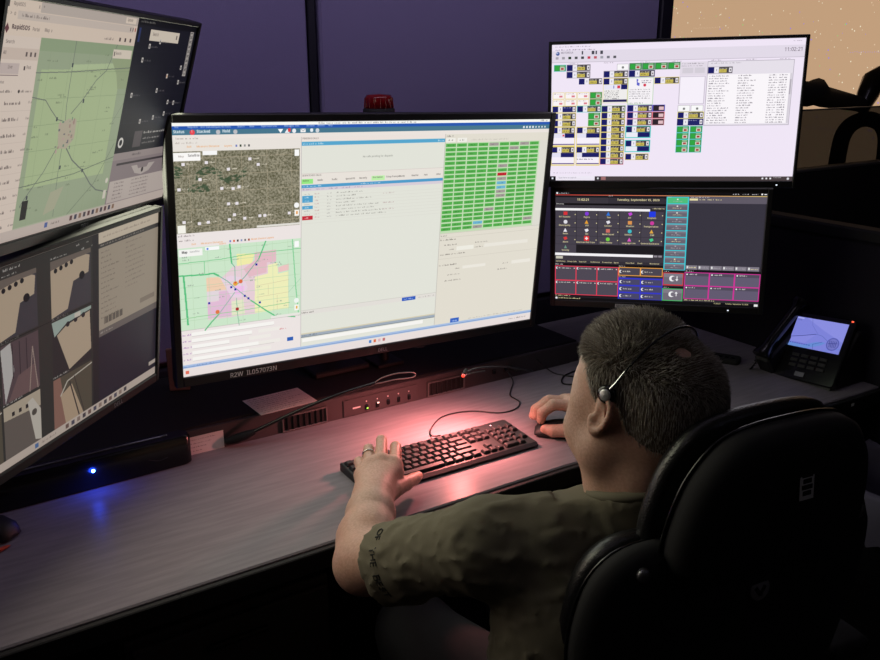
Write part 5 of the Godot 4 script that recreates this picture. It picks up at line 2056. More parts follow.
func build_chair() -> void:
	var o := thing("office_chair", "big black leather console chair holding the operator", "chair", Vector3(0.89, 0, -0.80))
	var cx := 0.90
	var bend := func(p: Vector3) -> Vector3:
		return Vector3(p.x + cx, p.y, p.z - 0.665 + (p.y - 0.6) * 0.10 - 0.35 * p.x * p.x)
	var head := mirror_outline([[0.0, 0.955], [0.09, 0.955], [0.150, 0.972], [0.164, 1.01], [0.157, 1.07], [0.140, 1.12], [0.106, 1.160], [0.06, 1.174], [0.0, 1.177]])
	var low := mirror_outline([[0.0, 0.56], [0.15, 0.56], [0.205, 0.60], [0.232, 0.70], [0.250, 0.81], [0.254, 0.89], [0.238, 0.965], [0.195, 1.004], [0.12, 1.01], [0.0, 1.005]])
	part("headrest", pad(head, [[0.07, -0.052], [0.035, -0.050], [0.012, -0.040], [0.0, -0.024], [0.0, -0.012], [0.008, -0.004]], bend), M.leather, o, true)
	part("headrest_shell", pad(head, [[0.030, -0.006], [0.028, 0.012], [0.008, 0.018], [0.004, 0.024], [0.006, 0.046], [0.018, 0.060], [0.042, 0.066], [0.085, 0.068]], bend), M.chair_fabric, o, true)
	part("backrest", pad(low, [[0.09, -0.075], [0.045, -0.070], [0.018, -0.056], [0.0, -0.032], [0.0, -0.018], [0.008, -0.010]], bend), M.leather, o, true)
	part("backrest_shell", pad(low, [[0.004, -0.008], [-0.003, -0.002], [-0.003, 0.016], [0.012, 0.030], [0.04, 0.035], [0.09, 0.036]], bend), M.chair_fabric, o, true)
	for e in [[head, 0.026, "headrest_piping"], [low, 0.0, "backrest_piping"]]:
		var st := S()
		var pts := []
		for p in e[0]:
			pts.append(bend.call(Vector3(p.x * (1.012 if e[1] == 0.0 else 0.985), p.y - (0.0 if e[1] == 0.0 else 0.003), -0.005 + e[1])))
		pts.append(pts[0])
		tube(st, pts, 0.0028, 6)
		part(e[2], done(st), M.gloss_black, o, true)
	# printed tag and round sticker on the shell, bolt at the joint
	var tagm := part("tag", box(Vector3(0.024, 0.042, 0.0008), 0.0002), M.white_print, o, true)
	tagm.transform = tagm.transform * at(bend.call(Vector3(0.004, 1.098, 0.0690)), Basis(Vector3.RIGHT, -0.10))
	for k in 4:
		var bar := part("tag_print", box(Vector3(0.014 if k % 2 else 0.018, 0.006, 0.0006), 0.0001, Vector3(0, 0.012 - k * 0.008, 0.0006)), M.shirt_print, tagm)
		bar.name = "tag_print"
	var st2 := S()
	lathe(st2, [Vector2(0, 0), Vector2(0.017, 0), Vector2(0.017, 0.0008), Vector2(0, 0.001)], 24)
	var sk := part("round_sticker", done(st2), M.grey_print, o, true)
	sk.transform = sk.transform * at(bend.call(Vector3(0.004, 0.915, 0.0368)), Basis(Vector3.RIGHT, PI / 2 - 0.10))
	for k in 2:
		var mk := part("sticker_print", box(Vector3(0.006, 0.0006, 0.016), 0.0001, Vector3(-0.005 + k * 0.010, 0.0012, 0)), M.shirt_print, sk)
		mk.rotation.y = 0.6 - k * 1.2
	for s in [-1.0, 1.0]:
		st2 = S()
		lathe(st2, [Vector2(0, 0), Vector2(0.010, 0), Vector2(0.010, 0.006), Vector2(0.006, 0.010), Vector2(0, 0.010)], 16, at(bend.call(Vector3(s * 0.190, 0.985, 0.030)), Basis(Vector3.RIGHT, PI / 2)))
		part("bolt", done(st2), M.steel, o, true)
	# seat and what carries it
	var seat_o := mirror_outline([[0.0, -0.24], [0.17, -0.24], [0.24, -0.20], [0.265, -0.05], [0.26, 0.12], [0.22, 0.22], [0.12, 0.25], [0.0, 0.255]])
	var flat := func(p: Vector3) -> Vector3:
		return Vector3(cx + p.x, 0.44 - p.z, -0.88 - p.y)
	part("seat", pad(seat_o, [[0.10, -0.055], [0.05, -0.052], [0.015, -0.038], [0.0, -0.015], [0.0, 0.03], [0.02, 0.05]], flat), M.leather, o, true)
	var st := S()
	bx(st, Vector3(0.07, 0.30, 0.03), at(Vector3(cx, 0.50, -0.615), Basis(Vector3.RIGHT, 0.1)), 0.006)
	bx(st, Vector3(0.09, 0.03, 0.34), at(Vector3(cx, 0.375, -0.76)), 0.006)
	part("back_bar", done(st), M.soft_black, o, true)
	for s in [-1.0, 1.0]:
		st = S()
		bx(st, Vector3(0.03, 0.28, 0.05), at(Vector3(cx + s * 0.30, 0.52, -0.80)), 0.006)
		bx(st, Vector3(0.10, 0.03, 0.05), at(Vector3(cx + s * 0.265, 0.385, -0.80)), 0.006)
		var ar := part("armrest_post", done(st), M.soft_black, o, true)
		ar.name = "armrest_post"
		var ao := mirror_outline([[0.0, -0.13], [0.03, -0.13], [0.045, -0.10], [0.045, 0.10], [0.03, 0.13], [0.0, 0.13]])
		var fl := func(p: Vector3) -> Vector3:
			return Vector3(cx + s * 0.305 + p.x, 0.665 - p.z, -0.76 - p.y * 0.8)
		part("armrest", pad(ao, [[0.02, -0.018], [0.004, -0.012], [0.0, 0.0], [0.004, 0.012], [0.02, 0.015]], fl), M.soft_black, o, true)
	st = S()
	tube(st, [Vector3(cx, 0.10, -0.84), Vector3(cx, 0.37, -0.84)], 0.028, 16)
	part("gas_column", done(st), M.gloss_black, o, true)
	for k in 5:
		var a := TAU * k / 5 + 0.3
		var d := Vector3(cos(a), 0, sin(a))
		st = S()
		tube(st, [Vector3(cx, 0.115, -0.84), Vector3(cx, 0.105, -0.84) + d * 0.15, Vector3(cx, 0.075, -0.84) + d * 0.30], [0.03, 0.022, 0.015], 10)
		part("leg", done(st), M.soft_black, o, true)
		st = S()
		for w in [-1.0, 1.0]:
			lathe(st, [Vector2(0, -0.008), Vector2(0.026, -0.008), Vector2(0.028, 0), Vector2(0.026, 0.008), Vector2(0, 0.008)], 18, at(Vector3(cx, 0.028, -0.84) + d * 0.30 + Vector3(-d.z, 0, d.x) * 0.014 * w, Basis(d, PI / 2) * Basis(Vector3.UP, -a)))
		part("caster", done(st), M.soft_black, o, true)
	o.rotation.y = deg_to_rad(-8)
	o.position.x += 0.03

# ------------------------------------------------------------------ the operator
const HEAD := Vector3(0.841, 1.140, -0.768)
const HS := 0.975

func head_frame() -> Transform3D:
	return Transform3D(Basis(Vector3.UP, deg_to_rad(HEAD_YAW)) * Basis(Vector3.RIGHT, deg_to_rad(HEAD_NOD)) * Basis(Vector3.BACK, deg_to_rad(HEAD_ROLL)) * Basis().scaled(Vector3.ONE * HS), HEAD)

const HEAD_YAW := 6.0
const HEAD_NOD := 12.0
const HEAD_ROLL := 0.0

func head_prims() -> Array:
	var raw := []
	raw.append([Vector3(0, 0.036, -0.024), Vector3(0, 0.030, 0.026), 0.078, 0.079, 0.02])
	raw.append([Vector3(0, 0.012, 0.055), Vector3(0, -0.01, 0.045), 0.058, 0.056, 0.03])
	raw.append([Vector3(-0.02, 0.045, -0.03), Vector3(0.02, 0.045, -0.03), 0.062, 0.062, 0.03])
	raw.append([Vector3(0, -0.01, -0.045), Vector3(0, -0.060, -0.050), 0.060, 0.046, 0.03])
	for s in [-1.0, 1.0]:
		raw.append([Vector3(s * 0.056, -0.030, -0.005), Vector3(s * 0.052, -0.070, -0.016), 0.026, 0.030, 0.03])
		raw.append([Vector3(s * 0.052, -0.070, -0.016), Vector3(s * 0.020, -0.100, -0.076), 0.030, 0.024, 0.03])
		raw.append([Vector3(s * 0.044, -0.022, -0.060), Vector3(s * 0.042, -0.058, -0.062), 0.028, 0.031, 0.03])
		raw.append([Vector3(s * 0.030, 0.010, -0.090), Vector3(s * 0.044, 0.008, -0.078), 0.014, 0.012, 0.015])
	raw.append([Vector3(0, -0.100, -0.080), Vector3(0, -0.098, -0.080), 0.021, 0.021, 0.02])
	raw.append([Vector3(0, 0.002, -0.098), Vector3(0, -0.034, -0.116), 0.009, 0.013, 0.015])
	raw.append([Vector3(-0.012, -0.036, -0.106), Vector3(0.012, -0.036, -0.106), 0.008, 0.008, 0.01])
	raw.append([Vector3(-0.020, -0.062, -0.094), Vector3(0.020, -0.062, -0.094), 0.008, 0.008, 0.008])
	raw.append([Vector3(-0.018, -0.074, -0.092), Vector3(0.018, -0.074, -0.092), 0.008, 0.008, 0.008])
	raw.append([Vector3(-0.022, -0.068, -0.106), Vector3(0.022, -0.068, -0.106), 0.003, 0.003, 0.004, -1])
	for s in [-1.0, 1.0]:
		raw.append([Vector3(s * 0.032, -0.003, -0.106), Vector3(s * 0.034, -0.003, -0.104), 0.013, 0.013, 0.01, -1])
		# ear: rim, inner fold, lobe
		var c := Vector3(s * 0.0795, 0.004, -0.006)
		var prev := Vector3.ZERO
		for k in 12:
			var a := deg_to_rad(-150 + k * 25)
			var out := 0.010 + 0.006 * sin(clampf((a + 2.6) / 4.8, 0, 1) * PI)
			var p := c + Vector3(s * out, sin(a) * 0.028 + 0.003, cos(a) * 0.016 + sin(a) * 0.005)
			if k > 0:
				raw.append([prev, p, 0.0046, 0.0046, 0.003])
			prev = p
		raw.append([c + Vector3(s * 0.002, 0.014, -0.004), c + Vector3(s * 0.004, -0.016, -0.004), 0.011, 0.010, 0.008])
		raw.append([c + Vector3(s * 0.008, 0.016, 0.004), c + Vector3(s * 0.009, -0.006, 0.007), 0.0042, 0.0042, 0.004])
		raw.append([c + Vector3(s * 0.006, -0.030, -0.007), c + Vector3(s * 0.007, -0.028, -0.004), 0.0088, 0.008, 0.006])
		raw.append([c + Vector3(s * 0.016, 0.002, -0.002), c + Vector3(s * 0.016, -0.010, -0.003), 0.0075, 0.006, 0.004, -1])
	raw.append([Vector3(0, -0.050, 0.022), Vector3(-0.002, -0.135, 0.020), 0.060, 0.066, 0.04])
	raw.append([Vector3(0, -0.075, -0.03), Vector3(0, -0.13, 0.0), 0.040, 0.050, 0.04])
	raw.append([Vector3(-0.03, -0.09, 0.052), Vector3(0.03, -0.09, 0.052), 0.032, 0.032, 0.03])
	var f := head_frame()
	var out_ := []
	for p in raw:
		var e := [f * p[0], f * p[1], p[2] * HS, p[3] * HS, p[4] * HS]
		if p.size() > 5:
			e.append(p[5])
		out_.append(e)
	return out_

func finger(prims: Array, pts: Array, r0: float, r1: float) -> void:
	for i in pts.size() - 1:
		var t0 := float(i) / (pts.size() - 1)
		var t1 := float(i + 1) / (pts.size() - 1)
		prims.append([pts[i], pts[i + 1], lerpf(r0, r1, t0), lerpf(r0, r1, t1), 0.004])

var L_SH := Vector3(0.636, 0.930, -0.868)
var L_EL := Vector3(0.566, 0.798, -1.104)
var L_WR := Vector3(0.672, 0.812, -1.268)
var R_SH := Vector3(1.070, 0.930, -0.870)
var R_EL := Vector3(1.235, 0.785, -1.100)
var R_WR := Vector3(1.330, 0.802, -1.305)

func build_person() -> void:
	var base := Vector3(0.86, 0.0, -0.80)
	var o := thing("person", "person in an olive T-shirt seated at the console, typing with one hand", "person", base)
	# ---- body: one skin
	var acc := new_acc()
	nets(acc, head_prims(), 0.0036, 0.02)
	var neck := HEAD + Vector3(0, -0.14, 0.018)
	var arms := [
		[L_SH, L_EL, 0.047, 0.046, 0.03],
		[L_EL, L_EL.lerp(L_WR, 0.35), 0.046, 0.048, 0.03],
		[L_EL.lerp(L_WR, 0.35), L_EL.lerp(L_WR, 0.75), 0.048, 0.041, 0.03],
		[L_EL.lerp(L_WR, 0.75), L_WR, 0.041, 0.034, 0.02],
		[R_SH, R_EL, 0.056, 0.046, 0.03],
		[R_EL, R_EL.lerp(R_WR, 0.35), 0.043, 0.045, 0.03],
		[R_EL.lerp(R_WR, 0.35), R_WR, 0.045, 0.031, 0.03],
		[neck, Vector3(0.850, 0.96, -0.790), 0.062, 0.062, 0.03],
		[Vector3(0.72, 0.910, -0.82), Vector3(1.00, 0.910, -0.82), 0.050, 0.050, 0.06],
		[Vector3(0.78, 0.84, -0.79), Vector3(0.93, 0.84, -0.79), 0.085, 0.085, 0.06],
		[Vector3(0.79, 0.70, -0.79), Vector3(0.92, 0.70, -0.79), 0.10, 0.10, 0.06],
		[Vector3(0.80, 0.60, -0.78), Vector3(0.91, 0.60, -0.78), 0.08, 0.08, 0.06]]
	nets(acc, arms, 0.009, 0.05)
	# left hand on the keys
	var m5 := Vector3(0.688, 0.826, -1.338)
	var m4 := Vector3(0.710, 0.834, -1.350)
	var m3 := Vector3(0.735, 0.838, -1.350)
	var m2 := Vector3(0.758, 0.832, -1.336)
	var hand := [
		[L_EL.lerp(L_WR, 0.5), L_EL.lerp(L_WR, 0.75), 0.0456, 0.0415, 0.02], [L_EL.lerp(L_WR, 0.75), L_WR, 0.0415, 0.035, 0.02],
		[L_WR, L_WR + Vector3(0.012, 0.002, -0.018), 0.034, 0.030, 0.02],
		[L_WR + Vector3(-0.004, 0.002, -0.008), m5, 0.024, 0.0155, 0.015], [L_WR + Vector3(0.004, 0.004, -0.01), m4, 0.025, 0.0155, 0.015],
		[L_WR + Vector3(0.012, 0.004, -0.01), m3, 0.025, 0.016, 0.015], [L_WR + Vector3(0.02, 0.002, -0.008), m2, 0.024, 0.016, 0.015],
		[m5, m4, 0.013, 0.013, 0.012], [m4, m3, 0.013, 0.013, 0.012], [m3, m2, 0.013, 0.013, 0.012],
		[m5 + Vector3(0.01, -0.016, 0.02), m2 + Vector3(-0.005, -0.016, 0.015), 0.012, 0.014, 0.02]]
	finger(hand, [m5, Vector3(0.712, 0.824, -1.398), Vector3(0.724, 0.802, -1.420), Vector3(0.730, 0.785, -1.428)], 0.0105, 0.0082)
	finger(hand, [m4, Vector3(0.742, 0.838, -1.412), Vector3(0.757, 0.815, -1.437), Vector3(0.764, 0.788, -1.447)], 0.0115, 0.0088)
	finger(hand, [m3, Vector3(0.776, 0.847, -1.418), Vector3(0.794, 0.824, -1.448), Vector3(0.803, 0.790, -1.460)], 0.0118, 0.0092)
	finger(hand, [m2, Vector3(0.797, 0.836, -1.396), Vector3(0.812, 0.812, -1.420), Vector3(0.820, 0.787, -1.430)], 0.0118, 0.009)
	finger(hand, [L_WR + Vector3(0.022, -0.004, 0.0), Vector3(0.730, 0.803, -1.292), Vector3(0.772, 0.792, -1.318), Vector3(0.806, 0.784, -1.338), Vector3(0.824, 0.781, -1.350)], 0.021, 0.0095)
	nets(acc, hand, 0.0030, 0.008)
	# right hand closed on the mouse
	var k2 := Vector3(1.274, 0.823, -1.386)
	var k3 := Vector3(1.284, 0.822, -1.410)
	var k4 := Vector3(1.290, 0.814, -1.432)
	var k5 := Vector3(1.290, 0.802, -1.450)
	var rh := [
		[R_WR + Vector3(0.002, 0, 0.03), R_WR + Vector3(-0.008, 0.003, -0.02), 0.030, 0.028, 0.02],
		[R_WR, k2, 0.026, 0.0185, 0.018], [R_WR, k3, 0.026, 0.016, 0.015], [R_WR + Vector3(0, -0.004, -0.01), k4, 0.025, 0.015, 0.015], [R_WR + Vector3(0, -0.008, -0.015), k5, 0.023, 0.014, 0.015],
		[k2, k3, 0.014, 0.014, 0.012], [k3, k4, 0.014, 0.014, 0.012], [k4, k5, 0.013, 0.013, 0.012],
		[R_WR + Vector3(-0.01, -0.012, -0.01), k2 + Vector3(0.0, -0.022, 0.012), 0.022, 0.018, 0.015]]
	finger(rh, [k2, Vector3(1.236, 0.824, -1.412), Vector3(1.214, 0.804, -1.425), Vector3(1.212, 0.786, -1.426)], 0.0145, 0.0110)
	finger(rh, [k3, Vector3(1.246, 0.824, -1.438), Vector3(1.224, 0.802, -1.452), Vector3(1.220, 0.784, -1.454)], 0.0140, 0.0108)
	finger(rh, [k4, Vector3(1.256, 0.812, -1.460), Vector3(1.234, 0.792, -1.474), Vector3(1.226, 0.776, -1.474)], 0.0130, 0.0100)
	finger(rh, [k5, Vector3(1.264, 0.798, -1.478), Vector3(1.246, 0.780, -1.488), Vector3(1.236, 0.768, -1.486)], 0.0115, 0.009)
	finger(rh, [R_WR + Vector3(-0.014, -0.012, -0.005), Vector3(1.288, 0.786, -1.334), Vector3(1.244, 0.774, -1.364), Vector3(1.218, 0.770, -1.388), Vector3(1.206, 0.772, -1.404)], 0.024, 0.0112)
	nets(acc, rh, 0.0032, 0.008)
	part("body", acc_mesh(acc), M.skin, o, true)
	for s in [-1.0, 1.0]:
		var st := S()
		lathe(st, [Vector2(0, -0.0115), Vector2(0.008, -0.008), Vector2(0.0115, 0), Vector2(0.008, 0.008), Vector2(0, 0.0115)], 16, head_frame() * at(Vector3(s * 0.032, -0.003, -0.0945)))
		part("eye", done(st), M.eye_white, o, true)
	# ---- T-shirt
	var n := FastNoiseLite.new()
	n.seed = 3
	n.frequency = 7.0
	n.fractal_octaves = 2
	var slv := (L_EL - L_SH).normalized()
	var slv2 := (R_EL - R_SH).normalized()
	var shirt := new_acc()
	var l_end := L_SH + slv * 0.215
	var r_end := R_SH + slv2 * 0.22
	nets(shirt, [
		[Vector3(0.77, 0.57, -0.78), Vector3(0.94, 0.57, -0.78), 0.118, 0.118, 0.06],
		[Vector3(0.77, 0.70, -0.795), Vector3(0.94, 0.70, -0.795), 0.138, 0.138, 0.08],
		[Vector3(0.745, 0.835, -0.790), Vector3(0.965, 0.835, -0.790), 0.112, 0.112, 0.08],
		[Vector3(0.71, 0.915, -0.822), Vector3(1.00, 0.915, -0.822), 0.068, 0.068, 0.05],
		[Vector3(0.79, 0.962, -0.790), L_SH + Vector3(0.02, 0.004, 0.005), 0.040, 0.058, 0.05],
		[Vector3(0.91, 0.962, -0.790), R_SH + Vector3(-0.02, 0.004, 0.005), 0.040, 0.058, 0.05],
		[L_SH, l_end + slv * 0.03, 0.063, 0.056, 0.04],
		[l_end - slv * 0.05 - Vector3(0, 0.012, 0), l_end - Vector3(0, 0.020, 0) + slv * 0.03, 0.056, 0.053, 0.03],
		[R_SH, r_end + slv2 * 0.03, 0.064, 0.058, 0.04],
		[Vector3(0.848, 0.985, -0.774), Vector3(0.846, 1.022, -0.764), 0.082, 0.080, 0.03]], 0.006, 0.05,
		func(p: Vector3, d: float) -> float:
			# cloth folds: drag lines from the shoulder towards the chest and sleeve
			var q1 := Vector3(p.x * 0.7 + p.z * 0.3, p.y * 2.4 + p.x * 0.5, p.z * 2.2 - p.x * 0.9)
			var w := n.get_noise_3dv(q1)
			d -= 0.0040 * pow(maxf(1.0 - absf(w) * 4.0, 0.0), 2.0)
			var q2 := Vector3(p.x * 1.6 + p.y * 0.8, p.y * 0.7, p.z * 0.9 + 2.0)
			d -= 0.0030 * pow(maxf(1.0 - absf(n.get_noise_3dv(q2)) * 4.0, 0.0), 2.0)
			# hems
			d = maxf(d, (p - l_end).dot(slv) if p.x < 0.70 and p.z < -0.86 else -1.0)
			d = maxf(d, (p - r_end).dot(slv2) if p.x > 1.05 and p.z < -0.86 else -1.0)
			# neck opening
			var hn := p - Vector3(0.846, 1.022, -0.764)
			if Vector2(hn.x, hn.z).length() < 0.13:
				d = maxf(d, hn.dot(Vector3(0.0, 0.94, -0.34)) + 0.004)
			return d)
	var sh := part("shirt", acc_mesh(shirt), M.shirt, o, true)
	var st3 := S()
	var ring := []
	var up := Vector3(0.0, 0.94, -0.34).normalized()
	var sx := Vector3.RIGHT
	var sz := sx.cross(up)
	for k in 25:
		var a := TAU * k / 24
		ring.append(Vector3(0.846, 1.018, -0.764) + sx * cos(a) * 0.077 + sz * sin(a) * 0.077)
	tube(st3, ring, 0.008, 8)
	part("collar", done(st3), M.shirt, sh)
	# sleeve hem and the dark lettering round it
	st3 = S()
	ring = []
	var e1 := slv.cross(Vector3.UP).normalized()
	var e2 := e1.cross(slv).normalized()
	var mid := l_end - Vector3(0, 0.006, 0)
	sleeve_letters(shirt, sh, mid, slv, e1, e2)
	# ---- trousers and shoes
	var tr := new_acc()
	var legs := []
	for s in [-1.0, 1.0]:
		var hip := Vector3(0.855 + s * 0.095, 0.555, -0.80)
		var knee := Vector3(0.855 + s * 0.13, 0.535, -1.21)
		var ank := Vector3(0.855 + s * 0.13, 0.10, -1.17)
		legs.append([hip, knee, 0.098, 0.068, 0.04])
		legs.append([knee, ank, 0.066, 0.050, 0.04])
	legs.append([Vector3(0.77, 0.56, -0.77), Vector3(0.94, 0.56, -0.77), 0.112, 0.112, 0.05])
	nets(tr, legs, 0.012, 0.05)
	part("trousers", acc_mesh(tr), M.trousers, o, true)
	for s in [-1.0, 1.0]:
		var sa := new_acc()
		var f := Vector3(0.855 + s * 0.13, 0, -1.17)
		nets(sa, [[f + Vector3(0, 0.05, 0.03), f + Vector3(0, 0.09, 0.0), 0.042, 0.042], [f + Vector3(0, 0.045, 0.03), f + Vector3(0, 0.038, -0.17), 0.042, 0.036]], 0.010, 0.03)
		part("shoe", acc_mesh(sa), M.shoe, o, true)
	build_hair(o)
	build_headset()
	# wedding ring
	var rd := (Vector3(0.742, 0.838, -1.412) - m4).normalized()
	var rp := m4.lerp(Vector3(0.742, 0.838, -1.412), 0.66)
	var rs := S()
	ring = []
	var ra := rd.cross(Vector3.UP).normalized()
	var rb := ra.cross(rd)
	for k in 21:
		var a := TAU * k / 20
		ring.append(rp + (ra * cos(a) + rb * sin(a)) * 0.0118)
	tube(rs, ring, 0.0021, 7)
	one("finger_ring", done(rs), M.gold_ring, "silver ring on the finger resting on the keyboard", "ring")

# nearest point of a mesh along a ray, by brute force over its triangles
func strike(acc: Dictionary, from: Vector3, dir: Vector3) -> Array:
	var V: PackedVector3Array = acc.v
	var I: PackedInt32Array = acc.i
	var best := []
	var bd := 1e9
	for t in range(0, I.size(), 3):
		var a := V[I[t]]
		if (a - from).cross(dir).length_squared() > 0.0016:
			continue
		var h = Geometry3D.ray_intersects_triangle(from, dir, a, V[I[t + 1]], V[I[t + 2]])
		if h != null and from.distance_squared_to(h) < bd:
			bd = from.distance_squared_to(h)
			best = [h, (V[I[t + 2]] - a).cross(V[I[t + 1]] - a).normalized()]
	return best

func sleeve_letters(acc: Dictionary, parent: Node, mid: Vector3, axis: Vector3, e1: Vector3, e2: Vector3) -> void:
	# block letters printed round the sleeve just above the hem
	var text := "OF THE BEST"
	var c := mid - axis * 0.044
	for k in text.length():
		if text[k] == " ":
			continue
		var a := deg_to_rad(LETTER_FROM + k * 9.0)
		var dir := (e1 * cos(a) + e2 * sin(a)).normalized()
		var h := strike(acc, c + dir * 0.25, -dir)
		if h.is_empty():
			continue
		var along := (e1 * -sin(a) + e2 * cos(a)).normalized() * LETTER_WAY
		var nrm: Vector3 = h[1]
		if nrm.dot(dir) < 0:
			nrm = -nrm
		var x := (along - nrm * along.dot(nrm)).normalized()
		var y := nrm.cross(x)
		var t := part("print", letters(text[k], 0.0135, 0.0012), M.shirt_print, parent)
		t.transform = (parent as Node3D).global_transform.affine_inverse() * Transform3D(Basis(x, y, nrm), h[0] + nrm * 0.0006)

const LETTER_FROM := 115.0
const LETTER_WAY := 1.0

func build_hair(o: Node3D) -> void:
	var inv := head_frame().affine_inverse()
	# close-cropped cap under the strands
	var f := head_frame()
	var cap := new_acc()
	var prims := []
	for p in [[Vector3(0, 0.036, -0.024), Vector3(0, 0.030, 0.026), 0.0800, 0.0810, 0.02], [Vector3(0, 0.012, 0.055), Vector3(0, -0.01, 0.045), 0.0600, 0.0580, 0.03], [Vector3(-0.02, 0.045, -0.03), Vector3(0.02, 0.045, -0.03), 0.0635, 0.0635, 0.03]]:
		prims.append([f * p[0], f * p[1], p[2] * HS, p[3] * HS, p[4] * HS])
	var nz := FastNoiseLite.new()
	nz.seed = 8
	nz.frequency = 60.0
	nets(cap, prims, 0.0045, 0.02, func(p: Vector3, d: float) -> float:
		var l := inv * p
		# hairline: temples, round the ears, nape
		var line_ := hair_edge(l)
		d += 0.0015 * nz.get_noise_3dv(p)
		return maxf(d, -line_ * HS))
	var root := part("hair", acc_mesh(cap), M.hair_root, o, true)
	# strands
	var rng := RandomNumberGenerator.new()
	rng.seed = 12
	var st := S()
	var t := PackedVector3Array()
	var rings := []
	for e in [[0.0, 0.00055, 0.0], [0.35, 0.0005, 0.05], [0.7, 0.00035, 0.18], [1.0, 0.00008, 0.36]]:
		var ring := PackedVector3Array()
		for k in 3:
			var a := TAU * k / 3
			ring.append(Vector3(cos(a) * e[1] * 60.0, e[0], sin(a) * e[1] * 60.0 + e[2]))
		rings.append(ring)
	loft(st, rings)
	var strand := done(st)
	var V: PackedVector3Array = cap.v
	var N := acc_normals(cap)
	var spots := []
	for k in 26000:
		var i := rng.randi_range(0, V.size() - 1)
		var l := inv * V[i]
		var e := hair_edge(l)
		if e < 0.002:
			continue
		var crown := smoothstep(0.045, 0.10, l.y)
		# thinning patch at the crown
		var thin := l.distance_to(Vector3(-0.008, 0.108, 0.040))
		if thin < 0.034 and rng.randf() < 0.5:
			continue
		var front := smoothstep(0.02, -0.07, l.z)
		var len := 0.005 + 0.006 * crown * (0.4 + front * 1.0) + 0.003 * smoothstep(0.0, 0.05, l.y)
		len *= rng.randf_range(0.7, 1.25) * HS
		var nrm := N[i]
		var fl := f.basis.orthonormalized() * Vector3(rng.randf_range(-0.35, 0.35) + 0.1 * signf(l.x), lerpf(-1.0, 0.35, crown), lerpf(0.35, -0.7, crown * front))
		var d := (nrm * lerpf(0.5, 0.75, crown) + fl * 0.75 + Vector3(rng.randf_range(-1, 1), rng.randf_range(-1, 1), rng.randf_range(-1, 1)) * 0.22).normalized()
		var fwd := (fl - d * fl.dot(d)).normalized()
		var b := Basis(d.cross(fwd).normalized() * len * 1.0, d * len, fwd * len)
		# strand mesh is 1 long; its thickness is set back to real size
		var k2 := 0.0165 / len * 0.9
		b = Basis(b.x * k2, b.y, b.z * lerpf(k2, 1.0, 0.55))
		spots.append([Transform3D(b, V[i] - nrm * 0.001), rng.randf()])
	var mm := MultiMesh.new()
	mm.transform_format = MultiMesh.TRANSFORM_3D
	mm.use_colors = true
	mm.mesh = strand
	mm.instance_count = spots.size()
	for i in spots.size():
		mm.set_instance_transform(i, spots[i][0])
		var g: float = spots[i][1]
		mm.set_instance_color(i, Color(0.26, 0.22, 0.18).lerp(Color(0.70, 0.66, 0.60), g * g))
	var mi := MultiMeshInstance3D.new()
	mi.name = "strands"
	mi.multimesh = mm
	mi.material_override = M.hair
	mi.set_meta("kind", "stuff")
	root.add_child(mi, true)

# how far inside the hairline a point of the head lies (head's own axes, metres)
func hair_edge(l: Vector3) -> float:
	var front := 0.066 + l.z * 0.10 if l.z < -0.055 else -1.0
	var y_side: float
	if l.z < -0.055:
		y_side = 0.050 + (-0.055 - l.z) * 0.6
	elif l.z < -0.012:
		y_side = lerpf(0.050, -0.004, (l.z + 0.055) / 0.043)
	elif l.z < 0.026:
		y_side = lerpf(-0.002, 0.032, 1.0 - absf((l.z - 0.004) / 0.022))
	else:
		y_side = lerpf(-0.01, -0.070, clampf((l.z - 0.026) / 0.03, 0.0, 1.0))
	var bald := l.distance_to(Vector3(-0.008, 0.108, 0.040)) - 0.010
	return minf(l.y - maxf(y_side, front), bald)

func build_headset() -> void:
	var f := head_frame()
	var o := thing("headset", "thin black headset band with a silver earpiece over the operator's head", "headset", f * Vector3(-0.086, 0.03, 0.0))
	var st := S()
	var pts := []
	for k in 31:
		var a := PI * (0.10 + 0.80 * k / 30.0)
		var r := 0.0965
		pts.append(f * Vector3(-cos(a) * (r - 0.002), sin(a) * 0.117 + 0.016, -0.006 + sin(a) * 0.024))
	tube(st, pts, 0.0016, 7)
	part("headband", done(st), M.gloss_black, o, true)
	for s in [-1.0]:
		var c := f * Vector3(s * 0.0915, 0.040, -0.004)
		var outw := (f.basis.orthonormalized() * Vector3(s, 0.12, 0.1)).normalized()
		var b := Basis(outw.cross(Vector3.UP).normalized(), outw, Vector3.ZERO)
		b.z = b.x.cross(b.y)
		st = S()
		lathe(st, [Vector2(0, -0.008), Vector2(0.0115, -0.007), Vector2(0.013, -0.002), Vector2(0.0125, 0.003), Vector2(0.0095, 0.0045), Vector2(0, 0.0045)], 24, Transform3D(b, c))
		var ep := part("earpiece", done(st), M.gloss_black, o, true)
		st = S()
		lathe(st, [Vector2(0, 0.004), Vector2(0.0085, 0.004), Vector2(0.0083, 0.0055), Vector2(0.006, 0.0065), Vector2(0, 0.007)], 24, Transform3D(b, c))
		part("cap", done(st), M.silver_paint, ep)
		st = S()
		tube(st, [c + outw * 0.001, c.lerp(pts[1], 0.5) + outw * 0.002, pts[1], pts[3]], [0.003, 0.0028, 0.0024, 0.0018], 8)
		part("slider", done(st), M.chrome, o, true)
	st = S()
	var e := f * Vector3(0.0915, 0.045, 0.004)
	tube(st, [e, e + f.basis * Vector3(-0.004, -0.03, 0.0)], [0.004, 0.008], 10)
	part("temple_pad", done(st), M.soft_black, o, true)

